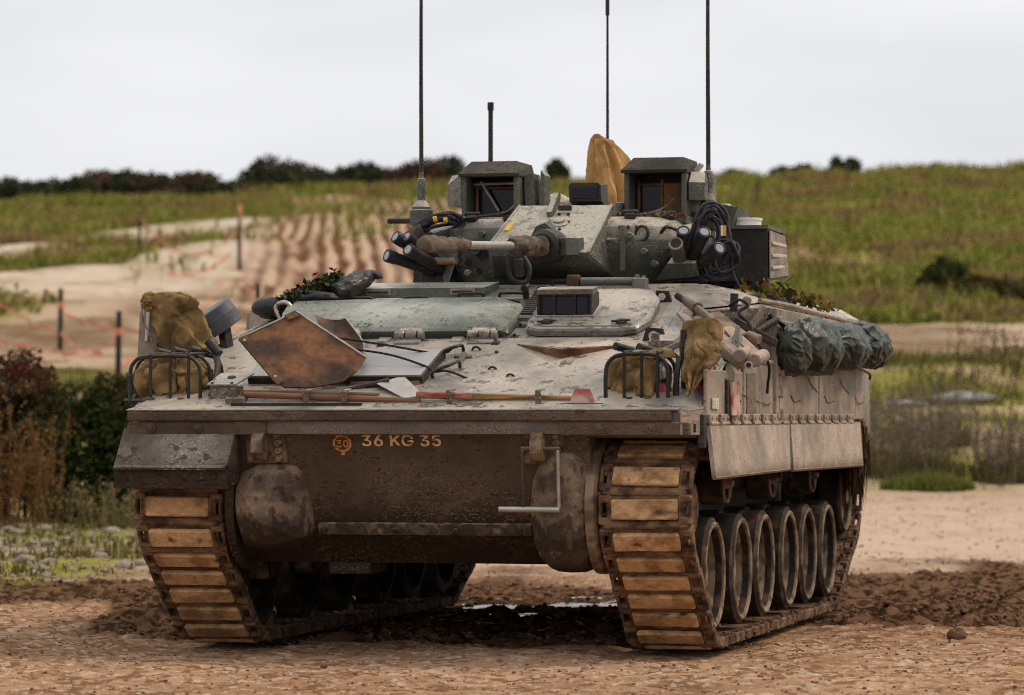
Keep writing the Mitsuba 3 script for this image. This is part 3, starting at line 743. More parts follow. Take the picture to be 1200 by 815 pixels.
add('', 'far_crumbs', scatter(l[k], d[k], rng.uniform(.006, .022, k.sum())), 'm_grit', kind='stuff', label='crumbs of earth on the pale dirt beyond the vehicle')
for l0, d0, s, lab in ((2.41, 19.35, .055, 'largest dark clod of mud alone on the dirt at the lower right'), (-2.75, 18.9, .022, 'small dark clod on the dirt at the lower left'), (-.9, 17.1, .018, 'small clod on the dirt in front of the vehicle')):
    add('', 'mud_clod', mv(stone((s, s * .9, s * .75), int(d0 * 7)), GW(np.array([l0]), np.array([d0]), s * .45)[0]), 'm_clod', smooth=40, label=lab, category='clod')
for l0, d0, sx, sz, lab, mt in ((5.93, 54.2, .38, .07, 'blue grey sheet of debris lying in the grass on the right', 'm_debris'), (6.9, 54.8, .6, .12, 'wide blue grey heap of sheeting behind the tall weeds', 'm_debris'), (8.0, 52.0, .5, .10, 'dark grey plank lying in the grass at the right edge', 'm_slate')):
    if 'm_debris' not in scene: mat('m_debris', lambda p, n, uv: mix((.16, .18, .19), (.27, .29, .30), fbm(p.x * 6, p.y * 6, p.z * 6, 3)), .6)
    add('', 'debris_sheet', mv(blob((0, 0, 0), (sx, .35, sz), int(sx * 90), .06, 2.5, .06, 3), GW(np.array([l0]), np.array([d0]), sz * .3)[0], rz=14), mt, smooth=40, label=lab, category='debris')
add('', 'white_scrap', mv(stone((.08, .06, .06), 4), GW(np.array([5.6]), np.array([51.5]), .1)[0]), 'm_white', label='small white scrap in the grass just right of the vehicle', category='scrap')

# ================================================================ the armoured vehicle
labels[V] = {'label': 'mud caked olive armoured fighting vehicle on tracks facing the viewer with gun turret and aerials', 'category': 'armoured vehicle'}


def part(name, mesh, m, smooth=30, par=V, **k): return add(par, name, mesh, m, smooth, **k)


# ---- hull
def drivefn(p, n, uv):
    b = fbm(p.x * 8, p.y * 8, p.z * 8, 4); e = fbm(p.x * 30 + 3, p.y * 30, p.z * 19, 4)
    col = mix((.075, .05, .034), (.215, .148, .10), ss(.3, .68, b + .35 * (n.z - .1)))
    return mix(col, (.020, .012, .008), ss(.45, .58, e * .8 + .30 * ss(.80, .5, p.z)) * .72) * (.75 + .5 * noise(p.x * 90, p.y * 90, p.z * 90))


mat('m_drive', drivefn, .62, bump=g1, scale=.006)
part('lower_hull', prism([(.055, 1.17), (.215, .64), (.42, .46), (5.75, .46), (5.95, .8), (5.95, 1.2), (.5, 1.2)], -.93, .93), 'm_nose')
fl = lambda z, h=0.0: .055 + .16 * (1.17 - z) / .53 - h            # y of the nose plate at height z
up_p = []
for s in (-1, 1):
    up_p += [(s * 1.40, .012, 1.228), (s * 1.40, .012, 1.12), (s * 1.49, .15, 1.245), (s * 1.49, .15, 1.10), (s * 1.49, .75, 1.478), (s * 1.49, .75, 1.10), (s * 1.10, 1.50, 1.772), (s * 1.10, 1.50, 1.2), (s * 1.0, 1.72, 1.858), (s * 1.0, 2.2, 1.86), (s * 1.0, 2.2, 1.2)]
part('upper_hull', hull(up_p), 'm_hull', 20)
for s in (-1, 1): part('sponson', hull([(s * x, y, z) for x, y, z in ((1.0, .70, 1.40), (1.489, .70, 1.455), (1.489, .78, 1.486), (1.0, .78, 1.486), (1.489, 2.1, 1.49), (1.0, 2.1, 1.49), (1.0, .7, 1.1), (1.489, .7, 1.1), (1.0, 5.9, 1.1), (1.47, 5.9, 1.1), (1.47, 5.9, 1.49), (1.0, 5.9, 1.49))]), 'm_hull', 20)
part('roof', hull([(s * a, y, z) for s in (-1, 1) for a, y, z in ((1.0, 1.80, 1.855), (1.08, 2.15, 1.945), (1.28, 2.12, 1.90), (1.42, 2.10, 1.83), (1.12, 1.52, 1.765), (1.02, 5.8, 1.955), (1.3, 5.8, 1.9), (1.42, 5.8, 1.83), (1.42, 2.1, 1.5), (1.42, 5.8, 1.5))]), 'm_hull', 25)
mat('m_facet', paint((.03, .031, .028), (.065, .066, .058), (.20, .175, .145), .5, .10, MUD, .9, 1.2, 4.0, .5, .8), .55, bump=g1, scale=.003)
# stowage bins down both flanks
for s in (1, -1):
    par = group_key(V + '__side_bin')
    part('wall', hull([(s * a, y, z) for a, y, z in ((1.492, 2.07, 1.19), (1.492, 2.07, 1.80), (1.13, 1.46, 1.47), (1.13, 1.46, 1.775), (1.42, 2.09, 1.828), (1.492, 5.5, 1.19), (1.492, 5.5, 1.78), (1.15, 5.5, 1.2), (1.15, 5.5, 1.83), (1.15, 2.1, 1.2))]), 'm_side', 20, par=par)
    for y0, y1 in ((2.36, 3.58), (3.62, 5.02)):
        part('door', bx(min(s * 1.485, s * 1.508), max(s * 1.485, s * 1.508), y0, y1, 1.185, 1.74), 'm_side', par=par)
    part('end_panel', bx(min(s * 1.485, s * 1.504), max(s * 1.485, s * 1.504), 5.06, 5.46, 1.19, 1.72), 'm_side', par=par)
    part('hinge_column', cat([bx(min(s * 1.48, s * 1.522), max(s * 1.48, s * 1.522), 2.09, 2.16, 1.17, 1.80), bx(min(s * 1.48, s * 1.518), max(s * 1.48, s * 1.518), 2.20, 2.32, 1.17, 1.76)]), 'm_side', par=par)
    for z in (1.22, 1.34, 1.46, 1.58, 1.68):
        part('hinge', cat([cyl((s * 1.535, 2.17, z - .03), (s * 1.535, 2.17, z + .03), .016), bx(min(s * 1.515, s * 1.53), max(s * 1.515, s * 1.53), 2.11, 2.31, z - .024, z + .024)]), 'm_side', par=par)
    if s < 0: continue
    part('front_facet', slab([(1.47, 2.045, 1.515), (1.16, 1.53, 1.515), (1.16, 1.53, 1.765), (1.47, 2.045, 1.80)], .034, (.86, -.52, 0)), 'm_facet', par=par, label='dark speckled front facet')
    part('top_rail', tube(spl([(1.43, 2.08, 1.84), (1.46, 3, 1.835), (1.46, 5.4, 1.80)], 6), .014), 'm_side', par=par)
    for i in range(5):
        y = 2.6 + i * .6
        part('weld_line', tube(spl([(1.510, y, 1.33 + .1 * (i % 2)), (1.511, y + .12, 1.29 + .1 * (i % 2)), (1.510, y + .35, 1.30 + .05 * (i % 2))], 4), .003, 5), 'm_dark', par=par)
# front flank plate with its joints
par = group_key(V + '__flank_plate')
part('plate', bx(1.486, 1.503, .18, 1.16, 1.17, 1.44), 'm_side', par=par)
part('plate', bx(1.486, 1.506, 1.19, 1.62, 1.17, 1.47), 'm_side', par=par)
part('plate', bx(1.486, 1.502, 1.65, 2.07, 1.17, 1.49), 'm_side', par=par)
part('ledge', bx(1.15, 1.512, 1.02, 2.08, 1.488, 1.512), 'm_hull', par=par)
part('upright', bx(1.49, 1.52, .66, .70, 1.17, 1.40), 'm_dark', par=par)
part('dark_patch', bx(1.50, 1.512, 1.24, 1.52, 1.19, 1.44), 'm_turret', par=par)
for i in range(4):
    y = .82 + .3 * i
    part('weld_line', tube(spl([(1.510, y, 1.34 - .02 * i), (1.510, y + .12, 1.33 - .02 * i), (1.510, y + .26, 1.28)], 4), .003, 5), 'm_dark', par=par)
add(V, 'reflector_strip', slab([(1.522, .72, 1.212), (1.522, .93, 1.214), (1.522, .92, 1.385), (1.522, .71, 1.383)], .010, (1, 0, 0)), 'm_pink', label='red and pink reflector strip')
add(V, 'number_plate', slab([(1.5075, .28, 1.245), (1.5075, .45, 1.245), (1.5075, .45, 1.30), (1.5075, .28, 1.30)], .006, (1, 0, 0)), 'm_pale', label='small pale stencilled plate on the flank')
for i, (y, z) in enumerate(((.31, 1.286), (.36, 1.286), (.335, 1.272), (.36, 1.272), (.36, 1.257), (.415, 1.272))):
    add(V + '__number_plate', 'stencil_mark', bx(1.513, 1.518, y - .006, y + .006, z - (.006 if i < 5 else .02), z + (.006 if i < 5 else .02), .001), 'm_white')

# ---- skirts with hinges
for i, (q, lab) in enumerate((([(1.50, .17, 1.160), (1.50, 2.50, 1.163), (1.528, 2.36, .918), (1.530, .17, .905)], 'front'), ([(1.50, 2.54, 1.163), (1.50, 5.14, 1.172), (1.525, 5.10, .905), (1.53, 2.46, .912)], 'rear'))):
    par = group_key(V + '__skirt')
    part('panel', slab(q, .022, (1, 0, .08)), 'm_skirt', 20, par=par)
    part('edge_lip', tube([np.array(q[3]) + [.012, 0, 0], np.array(q[2]) + [.012, 0, 0]], .012, 6), 'm_side', par=par)
    y = q[0][1] + .12
    while y < q[1][1] - .1:
        part('hinge', cat([cyl((1.518, y - .10, 1.172), (1.518, y + .10, 1.172), .010, seg=9), bx(1.505, 1.520, y - .10, y + .10, 1.178, 1.220, .004), bolt((1.519, y - .06, 1.2), (1, 0, 0), .011, .008), bolt((1.519, y + .06, 1.2), (1, 0, 0), .011, .008)]), 'm_side', par=par)
        part('hinge_gap', bx(1.508, 1.5155, y + .118, y + .142, 1.168, 1.215, .002), 'm_black', par=par)
        y += .30
for q in ([(-1.50, .17, 1.160), (-1.50, 2.50, 1.163), (-1.528, 2.46, .918), (-1.530, .17, .905)], [(-1.50, 2.54, 1.163), (-1.50, 5.14, 1.172), (-1.525, 5.10, .905), (-1.53, 2.50, .912)]):
    part('panel', slab(q, .022, (-1, 0, .08)), 'm_side', 20, par=group_key(V + '__skirt'))

# ---- nose lip
par = group_key(V + '__nose_lip')
part('upper_bar', bx(-1.455, 1.365, -.022, .05, 1.183, 1.235, .008), 'm_nose', par=par)
for a, b in ((-1.455, -.72), (.80, 1.45)): part('lower_bar', bx(a, b, -.005, .06, 1.113, 1.180, .006), 'm_nose', par=par)
part('top_strip', hull([(x, y, z) for x in (-1.46, 1.40) for y, z in ((-.024, 1.236), (-.024, 1.242), (.16, 1.256), (.16, 1.262))]), 'm_hull', par=par)
for x in (-1.33, -1.08, 1.00, 1.26): part('washer', washer((x, -.006, 1.148), (0, -1, 0), .026), 'm_nose', par=par)
for x in np.arange(-1.3, 1.3, .26): part('bolt', bolt((x, -.0215, 1.21), (0, -1, 0), .009, .005), 'm_nose', par=par)
part('corner_plate', slab([(1.405, -.004, 1.118), (1.492, .135, 1.115), (1.492, .135, 1.238), (1.405, -.004, 1.228)], .012, (.85, -.52, 0)), 'm_side', par=par)
part('corner_bracket', bx(1.47, 1.506, .10, .17, 1.05, 1.22), 'm_dark', par=par)

# ---- front plate details
add(V, 'rubbing_strip', slab([(-.50, fl(.62), .618), (.61, fl(.62), .618), (.61, fl(.672), .672), (-.50, fl(.672), .672)], .028, (0, -.96, -.28)), 'm_drive', label='bolted rubbing strip across the nose')
for x in (-.47, -.10, .22, .55): add(V + '__rubbing_strip', 'bolt', bolt((x, fl(.64) - .027, .632), (0, -.96, -.28), .017, .012), 'm_nose')


def nose_text(txt, h, x, z, m, off=.002, w=None):
    t = meshkit.text_mesh(txt, h, .002, bold=True); v = np.array(t.vertices)
    if w: v[:, 0] *= w / (v[:, 0].max() - v[:, 0].min())
    return trimesh.Trimesh(np.stack([v[:, 0] + x, fl(z + v[:, 1] * .96) - off - v[:, 2], z + v[:, 1] * .96], 1), np.array(t.faces), process=False)


add(V, 'registration', nose_text('36 KG 35', .056, -.246, 1.060, 'm_text', w=.412), 'm_text', False, label='painted registration reading 36 KG 35 on the nose')
par = group_key(V + '__emblem', label='orange painted weight class disc reading 30')


def nose_disc(cx, cz, r0, r1, off):
    th = np.arange(40) * 2 * np.pi / 40; P = []
    for r, o in ((r0, off), (r1, off), (r1, off + .002), (r0, off + .002)):
        z = cz + r * np.sin(th); P.append(np.stack([cx + 1.12 * r * np.cos(th), fl(z) - o, z], 1))
    m = surf(np.array(P), close_u=True, close_v=True)
    if m.volume < 0: m.invert()
    return m


part('ring', nose_disc(-.345, 1.072, .034, .044, .001), 'm_emblem', False, par=par)
part('disc', nose_disc(-.345, 1.072, .004, .0335, .001), 'm_nose', False, par=par)
part('figures', nose_text('30', .036, -.378, 1.053, 'm_emblem', .004, w=.064), 'm_emblem', False, par=par)
part('stem', cat([bx(-.351, -.340, fl(1.125) - .003, fl(1.125) + .002, 1.116, 1.135, .001), bx(-.36, -.33, fl(1.13) - .003, fl(1.13) + .002, 1.134, 1.139, .001), bx(-.355, -.335, fl(1.02) - .003, fl(1.02) + .002, 1.012, 1.028, .001)]), 'm_emblem', par=par)
# tow brackets
for x in (-.745, .70):
    par = group_key(V + '__tow_bracket')
    part('base_plate', slab([(x - .10, fl(.98), .98), (x + .105, fl(.98), .98), (x + .105, fl(1.125), 1.125), (x - .10, fl(1.125), 1.125)], .026, (0, -.96, -.28)), 'm_drive', par=par)
    o = np.array([x - .015, fl(1.06) - .01, 1.06])
    lug = prism([(.01, -.075), (-.07, -.07), (-.115, -.035), (-.12, .02), (-.095, .06), (-.05, .08), (.01, .085)], -.030, .030)
    part('lug', mv(lug, o), 'm_rim', 40, par=par)
    for dx in (-.075, .07):
        for dz in (-.055, -.018, .02, .058):
            if dx < 0 and abs(dz) < .03: continue
            part('bolt', bolt((x + dx, fl(1.055 + dz) - .025, 1.055 + dz), (0, -.96, -.28), .021, .022), 'm_drive', par=par)
# final drives
for s in (-1, 1):
    par = group_key(V + '__final_drive')
    th = np.arange(28) * 2 * np.pi / 28
    sect = lambda cx, cz, rx, rz, y, e=.62: [(s * (cx + rx * math.copysign(abs(math.cos(t)) ** e, math.cos(t))), y + .10 * (1 - (cz + rz * math.sin(t))) * (y < .1), cz + rz * math.copysign(abs(math.sin(t)) ** e, math.sin(t))) for t in th]
    if s < 0:
        hp = [(-.95, .40, 1.0), (-.50, .40, 1.0), (-.48, .40, .57), (-.95, .40, .50), (-.93, .08, .99), (-.62, .08, 1.0), (-.92, -.05, .82), (-.68, -.06, .82), (-.88, .02, .54), (-.69, .02, .53), (-.50, .22, .58), (-.49, .22, .98)]
        hm = hull(hp); vv, ff = trimesh.remesh.subdivide_loop(np.asarray(hm.vertices) * [1, 1, 1], np.asarray(hm.faces), 1)
        hm = trimesh.Trimesh(vv, ff, process=False)
    part('housing', hm if s < 0 else hull(sect(.725, .765, .215, .235, .40) + sect(.725, .765, .21, .22, .24, .8) + sect(.745, .80, .165, .165, .07, .8) + sect(.77, .86, .07, .07, -.035, .9) + [(s * .93, .10, .70), (s * .92, .06, .86)]) if s < 0 else hull(sect(.775, .74, .185, .32, .40) + sect(.785, .75, .165, .30, .14, .8) + sect(.80, .80, .09, .21, .03)), 'm_drive', 24, par=par)
    part('flange', lathe((s * .90, .40, .76), (s, 0, 0), [(0, .30), (.012, .345), (.055, .345), (.07, .32)], 36), 'm_rim' if s > 0 else 'm_nose', par=par)
    part('neck', lathe((s * .80, .40, .76), (s, 0, 0), [(0, .20), (.05, .26), (.10, .285)], 30), 'm_nose', par=par)
    for a in np.arange(0, 360, 24):
        part('bolt', bolt((s * .968, .40 + .30 * math.cos(math.radians(a)), .76 + .30 * math.sin(math.radians(a))), (s, 0, 0), .015, .02), 'm_nose', par=par)
# hinged tow frame
par = group_key(V + '__tow_frame', label='hinged steel tow frame with bare metal crossbar')
for x in (.612, .792): part('side_bar', bar((x, -.005, 1.04), (x, .02, .75), .016, .022), 'm_bare' if x > .7 else 'm_nose', par=par)
part('crossbar', cyl((.485, .02, .747), (.795, .02, .747), .016), 'm_bare', par=par)
part('pivot', cyl((.60, .01, 1.045), (.80, .01, 1.045), .013), 'm_nose', par=par)
# underside clutter seen below the nose
part('belly_box', bx(-.52, -.30, .42, .75, .40, .55), 'm_nose')

# ---- front mud flap, left side of the picture
par = group_key(V + '__mud_flap', label='dark mud splashed steel mud flap over the left track')
sh = [(.02, 1.15), (-.125, .965), (-.130, .845), (-.108, .843), (-.103, .957), (.045, 1.135)]
part('plate', prism(sh, -1.485, -.885), 'm_flap', 20, par=par)
part('cheek', prism([(.04, 1.15), (-.122, .965), (-.127, .848), (.30, .90), (.42, 1.02), (.42, 1.15)], -.905, -.884), 'm_flap', 20, par=par)
part('cheek', prism([(.04, 1.15), (-.122, .965), (-.127, .848), (.10, .88), (.30, 1.02), (.30, 1.15)], -1.487, -1.466), 'm_flap', 20, par=par)
part('stiffener', prism([(-.118, .965), (-.138, .962), (-.152, .95), (-.150, .938), (-.13, .94)], -1.48, -.89), 'm_flap', par=par)
part('bolt', cat([bolt((x, -.131, .90), (0, -1, 0), .010, .006) for x in (-1.42, -.95)]), 'm_flap', par=par)
part('wheel_arch', prism([(.06, 1.17), (.06, 1.13), (.6, 1.13), (5.4, 1.13), (5.4, 1.17)], .94, 1.47), 'm_dark')
part('wheel_arch', prism([(.06, 1.17), (.06, 1.13), (.6, 1.13), (5.4, 1.13), (5.4, 1.17)], -1.47, -.94), 'm_dark')

# ---- running gear
WY = [.90, 1.68, 2.39, 3.19, 3.86, 4.60]
WZ, TR = .395, .295
SP, SR = (.375, .755), .285                # sprocket
ID, IR = (5.42, .70), .27                  # idler
pth = TR + .045


def track_path():
    c = [(SP, SR), ((WY[0], WZ), pth), ((WY[-1], WZ), pth), (ID, IR)]
    # convex belt round the circles, going down the front, along the ground, up the back and forward over the rollers
    pts = []
    seq = [0, 1, 2, 3]
    tang = []
    for i in range(4):
        (p, r), (q, t) = c[seq[i]], c[seq[(i + 1) % 4]]
        p, q = np.array(p), np.array(q); d = q - p; L = np.linalg.norm(d); a = math.atan2(d[1], d[0]); b = math.asin((r - t) / L)
        nrm = a - math.pi / 2 + b
        n = np.array([math.cos(nrm), math.sin(nrm)])
        tang.append((p + n * r, q + n * t, nrm))
    for i in range(4):
        a0 = tang[i - 1][2]; a1 = tang[i][2]
        while a1 < a0: a1 += 2 * math.pi
        p, r = c[i]
        for t in np.linspace(a0, a1, 24): pts.append((p[0] + r * math.cos(t), p[1] + r * math.sin(t)))
        if i == 3:
            a, b = tang[3][0], tang[3][1]                    # sag of the upper run
            for t in np.linspace(.05, .95, 40): pts.append((a[0] + (b[0] - a[0]) * t, a[1] + (b[1] - a[1]) * t - .035 * math.sin(t * math.pi * 4) ** 2))
    p = np.array(pts + pts[:1]); s = np.concatenate([[0], np.cumsum(np.linalg.norm(np.diff(p, axis=0), axis=1))])
    n = int(round(s[-1] / .152)); u = np.arange(n) * s[-1] / n
    P = np.stack([np.interp(u, s, p[:, k]) for k in (0, 1)], 1)
    e = .03; T = np.stack([np.interp((u + e) % s[-1], s, p[:, k]) - np.interp((u - e) % s[-1], s, p[:, k]) for k in (0, 1)], 1)
    return P, T / np.linalg.norm(T, axis=1, keepdims=True), s[-1] / n


TP, TT, PITCH = track_path()
HP = PITCH / 2


def lumpy(m, amp, f, seed=0, edge=.02):
    v, fc = trimesh.remesh.subdivide_to_size(np.asarray(m.vertices), np.asarray(m.faces), edge)
    m = trimesh.Trimesh(v, fc); m.merge_vertices(); v = np.array(m.vertices)
    n = m.vertex_normals
    return trimesh.Trimesh(v + n * ((fb(v * f, seed, 3) - .5) * 2 * amp)[:, None], m.faces, process=False)


# shoe, local: x along the run, y across, z outwards
shoe_v, pad_v = [], []
for s in range(3):
    ms = [cbox((PITCH * .94, .40, .030), (0, 0, 0), .006)]
    ms += [cbox((PITCH * .26, .425, .040), (HP * .98, 0, .012), .010)]                                 # grouser between the pads
    for y in (-.2, .2):
        ms += [cbox((PITCH * .86, .016, .052), (0, y - .026, .006), .005), cbox((PITCH * .86, .016, .052), (0, y + .026, .006), .005), cbox((.036, .066, .060), (-HP * .72, y, .006), .008), cbox((.036, .066, .060), (HP * .72, y, .006), .008)]
    ms += [hull([(x, y, z) for x, z in ((-.03, -.012), (.03, -.012)) for y in (-.022, .022)] + [(x, y, -.085) for x in (-.014, .014) for y in (-.012, .012)])]
    m = cat(ms)
    v = np.array(m.vertices); v += (np.stack([fb(v * 40 + s * 7, 3 + a, 2) for a in range(3)], -1) - .5) * .009
    shoe_v.append(shape(trimesh.Trimesh(v, m.faces, process=False), 'm_track', False))
    m = lumpy(cbox((PITCH * .66, .335, .030), (-HP * .02, 0, .030), .007), .0025, 26, s, .03)
    pad_v.append(shape(m, 'm_pad', 35))
for s in (1, -1):
    par = group_key(V + '__track')
    for i in range(len(TP)):
        t, p = TT[i], TP[i]; M = np.eye(4)
        X = np.array([0, t[0], t[1]]); Z = np.array([0, t[1], -t[0]])        # outwards of the belt
        if np.dot(Z[1:], p - np.array([2.8, .5])) < 0 and False: Z = -Z
        Y = np.cross(Z, X)
        M[:3, 0], M[:3, 1], M[:3, 2] = X, Y, Z
        M[:3, 3] = [s * 1.215, p[0], p[1]]
        M = M @ TM((0, rng.normal(0, .0025), 0), rng.normal(0, .5), rng.normal(0, .8), rng.normal(0, .4))
        part('shoe', None, None, par=par, ready=shoe_v[i % 3], tw=M)
        part('rubber_pad', None, None, par=par, ready=pad_v[(i * 2) % 3], tw=M)
    # mud packed on the edges of the track
    bits = []
    for i in range(1300):
        j = rng.uniform(0, len(TP)); a = int(j) % len(TP); f = j - int(j); p = TP[a] * (1 - f) + TP[(a + 1) % len(TP)] * f; t = TT[a]; o = np.array([t[1], -t[0]])
        e = rng.choice([-1, 1]) * rng.uniform(.172, .232) if i < 900 else rng.uniform(-.2, .2); r = rng.uniform(.006, .019) * (1 if i < 900 else .6)
        q = p + o * rng.uniform(-.03, .028)
        m = pv[i % 6]
        bits.append(trimesh.Trimesh(np.asarray(m.vertices) @ TM((0, 0, 0), *rng.uniform(0, 360, 3))[:3, :3] * r + [s * 1.215 + e, q[0], q[1]], m.faces, process=False))
    part('mud', cat(bits), 'm_clod', False, par=par, kind='stuff', label='wet mud packed along the edges of the track')


def wheel(s, y, z, ro, name, x0=1.40, dish=.125):
    par = group_key(V + '__' + name)
    c = lambda x: (s * x, y, z)
    for xa, xb in ((x0 - .14, x0), (x0 - .375, x0 - .235)):
        prof = [(0, ro * .90), (.012, ro), (.128, ro), (.14, ro * .93)]
        th = np.arange(44) * 2 * np.pi / 44
        P = np.array([[(s * (xa + t), y + r * math.cos(a), z + r * math.sin(a)) for a in th] for t, r in [(0, ro * .8)] + prof + [(.136, ro * .8)]])
        part('tyre', surf(P, close_u=True, close_v=True), 'm_rubber', 40, par=par)
    # outer rim: lip, then a deep dish towards the hub
    d = [(x0 - .012, ro * .925), (x0 + .008, ro * .92), (x0 + .012, ro * .895), (x0 + .006, ro * .835), (x0 - .03, ro * .81), (x0 - dish * .75, ro * .74), (x0 - dish, ro * .50), (x0 - dish, ro * .31), (x0 - dish * .55, ro * .29), (x0 - dish * .35, ro * .24), (x0 - dish * .32, .001)]
    th = np.arange(44) * 2 * np.pi / 44
    P = np.array([[(s * x, y + r * math.cos(t), z + r * math.sin(t)) for t in th] for x, r in d])
    m = surf(P, close_v=True)
    v = np.array(m.vertices); v += (np.stack([fb(v * 30, 3 + a, 2) for a in range(3)], -1) - .5) * .003
    part('rim', trimesh.Trimesh(v, m.faces, process=False), 'm_rim', 40, par=par)
    for a in np.arange(0, 360, 36):
        part('bolt', bolt((s * (x0 - dish + .003), y + ro * .38 * math.cos(math.radians(a)), z + ro * .38 * math.sin(math.radians(a))), (s, 0, 0), .014, .016), 'm_nose', par=par)
    part('hub', cat([lathe(c(x0 - dish), (s, 0, 0), [(0, ro * .28), (.05, ro * .25), (.075, ro * .2), (.082, ro * .1)], 20), cyl(c(x0 - .40), c(x0 - .12), .05)]), 'm_rim', par=par)


for s in (1, -1):
    for y in WY: wheel(s, y, WZ, TR, 'road_wheel')
    wheel(s, ID[0], ID[1], .235, 'idler_wheel', 1.38, .06)
    for y in (1.45, 2.85, 4.25): wheel(s, y, .855, .115, 'return_roller', 1.36, .04)
    par = group_key(V + '__sprocket')
    for x in (1.08, 1.33):
        th = np.linspace(0, 2 * np.pi, 89)[:-1]; r = .235 + .035 * (np.sin(11 * th) > 0)
        part('toothed_ring', prism([(SP[0] + a * math.cos(t), SP[1] + a * math.sin(t)) for a, t in zip(r, th)], min(s * x, s * (x + .03)), max(s * x, s * (x + .03))), 'm_track', par=par)
    part('drum', lathe((s * .98, SP[0], SP[1]), (s, 0, 0), [(0, .17), (.38, .17), (.42, .12)], 24), 'm_track', par=par)
    for y in WY: part('suspension_arm', bar((s * 1.0, y + .35, .58), (s * 1.02, y, WZ), .07, .12), 'm_nose')
# straw and mud strings hanging from the rear of the skirt
n = 900
yy = np.concatenate([rng.uniform(5.08, 5.50, n - 350), rng.uniform(2.35, 2.65, 150), rng.uniform(.3, 5, 200)]); B = np.stack([rng.uniform(1.38, 1.53, n), yy, rng.uniform(.85, 1.19, n)], 1)
B[n - 350:, 2] = .93
hh = rng.uniform(.06, .30, n) * np.where(np.arange(n) < n - 350, 1, .35) * np.where(np.arange(n) >= n - 200, .5, 1)
v, f, c = blades(B * [1, 1, -1], hh, rng.uniform(.004, .013, n), rng.uniform(0, .14, n), pick(n, [[.05, .03, .018], [.10, .065, .035], [.03, .018, .012]]))
veg(V, 'hanging_straw', (v * [1, 1, -1], f[:, ::-1], c), 'm_blade', kind='stuff', label='muddy straw hanging from the rear of the skirt')
part('mud_cake', cat([lumpy(bx(1.40, 1.50, 5.14, 5.62, .80, 1.20, .03), .03, 12, 3, .03)]), 'm_clod', True, kind='stuff', label='cake of dark mud at the rear end of the skirt')

# ---- glacis: engine deck
par = group_key(V + '__engine_cover', label='smooth pale grey green engine cover')
ec = []
for x, y, h in ((-.98, 1.10, .01), (.235, 1.10, .01), (-.98, 1.09, .05), (.23, 1.085, .05), (-1.0, 1.13, .085), (.06, 1.17, .098), (.17, 1.13, .078), (.27, 1.14, .01), (.25, 1.16, .06), (-1.01, 1.22, .11), (.0, 1.28, .115), (.22, 1.42, .06), (.25, 1.50, .01), (-1.03, 1.42, .10), (-1.02, 1.60, .01), (.20, 1.62, .01), (.10, 1.50, .085)):
    ec.append(G(x, y, h))
m = hull(ec)
part('shell', m, 'm_green', 24, par=par)
part('rim', gbox(-1.04, .27, 1.07, 1.66, .002, .014), 'm_dark', par=par)
for x in (-.62, -.27, .13):
    par2 = group_key(V + '__deck_hinge')
    part('knuckle', cat([cyl(G(x - .075, 1.06, .035), G(x - .02, 1.06, .035), .030), cyl(G(x - .012, 1.06, .035), G(x + .045, 1.06, .035), .032), cyl(G(x + .052, 1.06, .035), G(x + .085, 1.06, .035), .028)]), 'm_hull', par=par2)
    part('strap', cat([gbox(x - .06, x + .07, 1.06, 1.17, .02, .062), gbox(x - .065, x + .075, .99, 1.06, .003, .026)]), 'm_hull', par=par2)
    part('clip', gbox(x - .17, x - .10, 1.02, 1.09, .003, .02), 'm_hull', par=par2)
# rear deck cover
par = group_key(V + '__rear_deck_cover', label='flat dark green cover with a pale top edge')
part('box', hull([(-.86, 1.82, 1.86), (-.06, 1.82, 1.86), (-.06, 1.82, 1.916), (-.86, 1.82, 1.916), (-.03, 2.05, 1.955), (-.9, 2.05, 1.955), (-.03, 2.05, 1.86), (-.9, 2.05, 1.86)]), 'm_green', 20, par=par)
for x in (-.66, -.18):
    part('handle', tube(spl([(x - .05, 1.818, 1.895), (x - .045, 1.80, 1.895), (x + .045, 1.80, 1.895), (x + .05, 1.818, 1.895)], 4), .006), 'm_dark', par=par)
    part('plate', bx(x - .07, x + .07, 1.812, 1.821, 1.876, 1.910, .002), 'm_side', par=par)
for x, y, z in ((-.72, 1.66, 1.825), (-.40, 1.66, 1.825), (-.10, 1.70, 1.845), (.13, 1.70, 1.845), (.36, 1.98, 1.92)):
    part('grab_handle', tube(spl([(x - .07, y, z), (x - .068, y - .005, z + .026), (x - .05, y - .006, z + .034), (x + .05, y - .006, z + .034), (x + .068, y - .005, z + .026), (x + .07, y, z)], 4), .008), 'm_dark')
part('deck_lug', cat([slab([G(.205, 1.66, .0), G(.235, 1.66, 0), G(.235, 1.66, .08), G(.205, 1.66, .08)], .02, (0, 1, 0)), cyl(G(.22, 1.64, .075), G(.22, 1.69, .075), .022)]), 'm_dark')
# louvre between cover and hatch
par = group_key(V + '__louvre', label='mesh louvre beside the engine cover')
part('frame', gbox(.255, .345, 1.34, 1.80, .0, .03), 'm_hull', par=par)
for i in range(14): part('slat', gbox(.262, .338, 1.37 + i * .030, 1.385 + i * .030, .03, .042, .002), 'm_dark', par=par)
# joints of the glacis plate
for pts in ([(.31, .98), (.31, 1.80)], [(-.02, .60), (.28, 1.0)], [(.20, .55), (.33, .80)], [(-1.05, .20), (-1.02, 1.0)]):
    part('weld_line', tube([G(x, y, .001) for x, y in pts], .0045, 5), 'm_dark')
for x, y in ((.29, 1.25), (.295, 1.10), (.30, 1.42), (.28, 1.56), (.26, .86)):
    part('clamp', cat([gbox(x - .028, x + .028, y - .02, y + .02, .0, .016), bolt(G(x, y, .016), GN, .010, .012)]), 'm_dark')
for x, y in ((.46, .92), (.74, .92), (.30, .90)): part('bolt', bolt(G(x, y, .002), GN, .012, .006), 'm_hull')

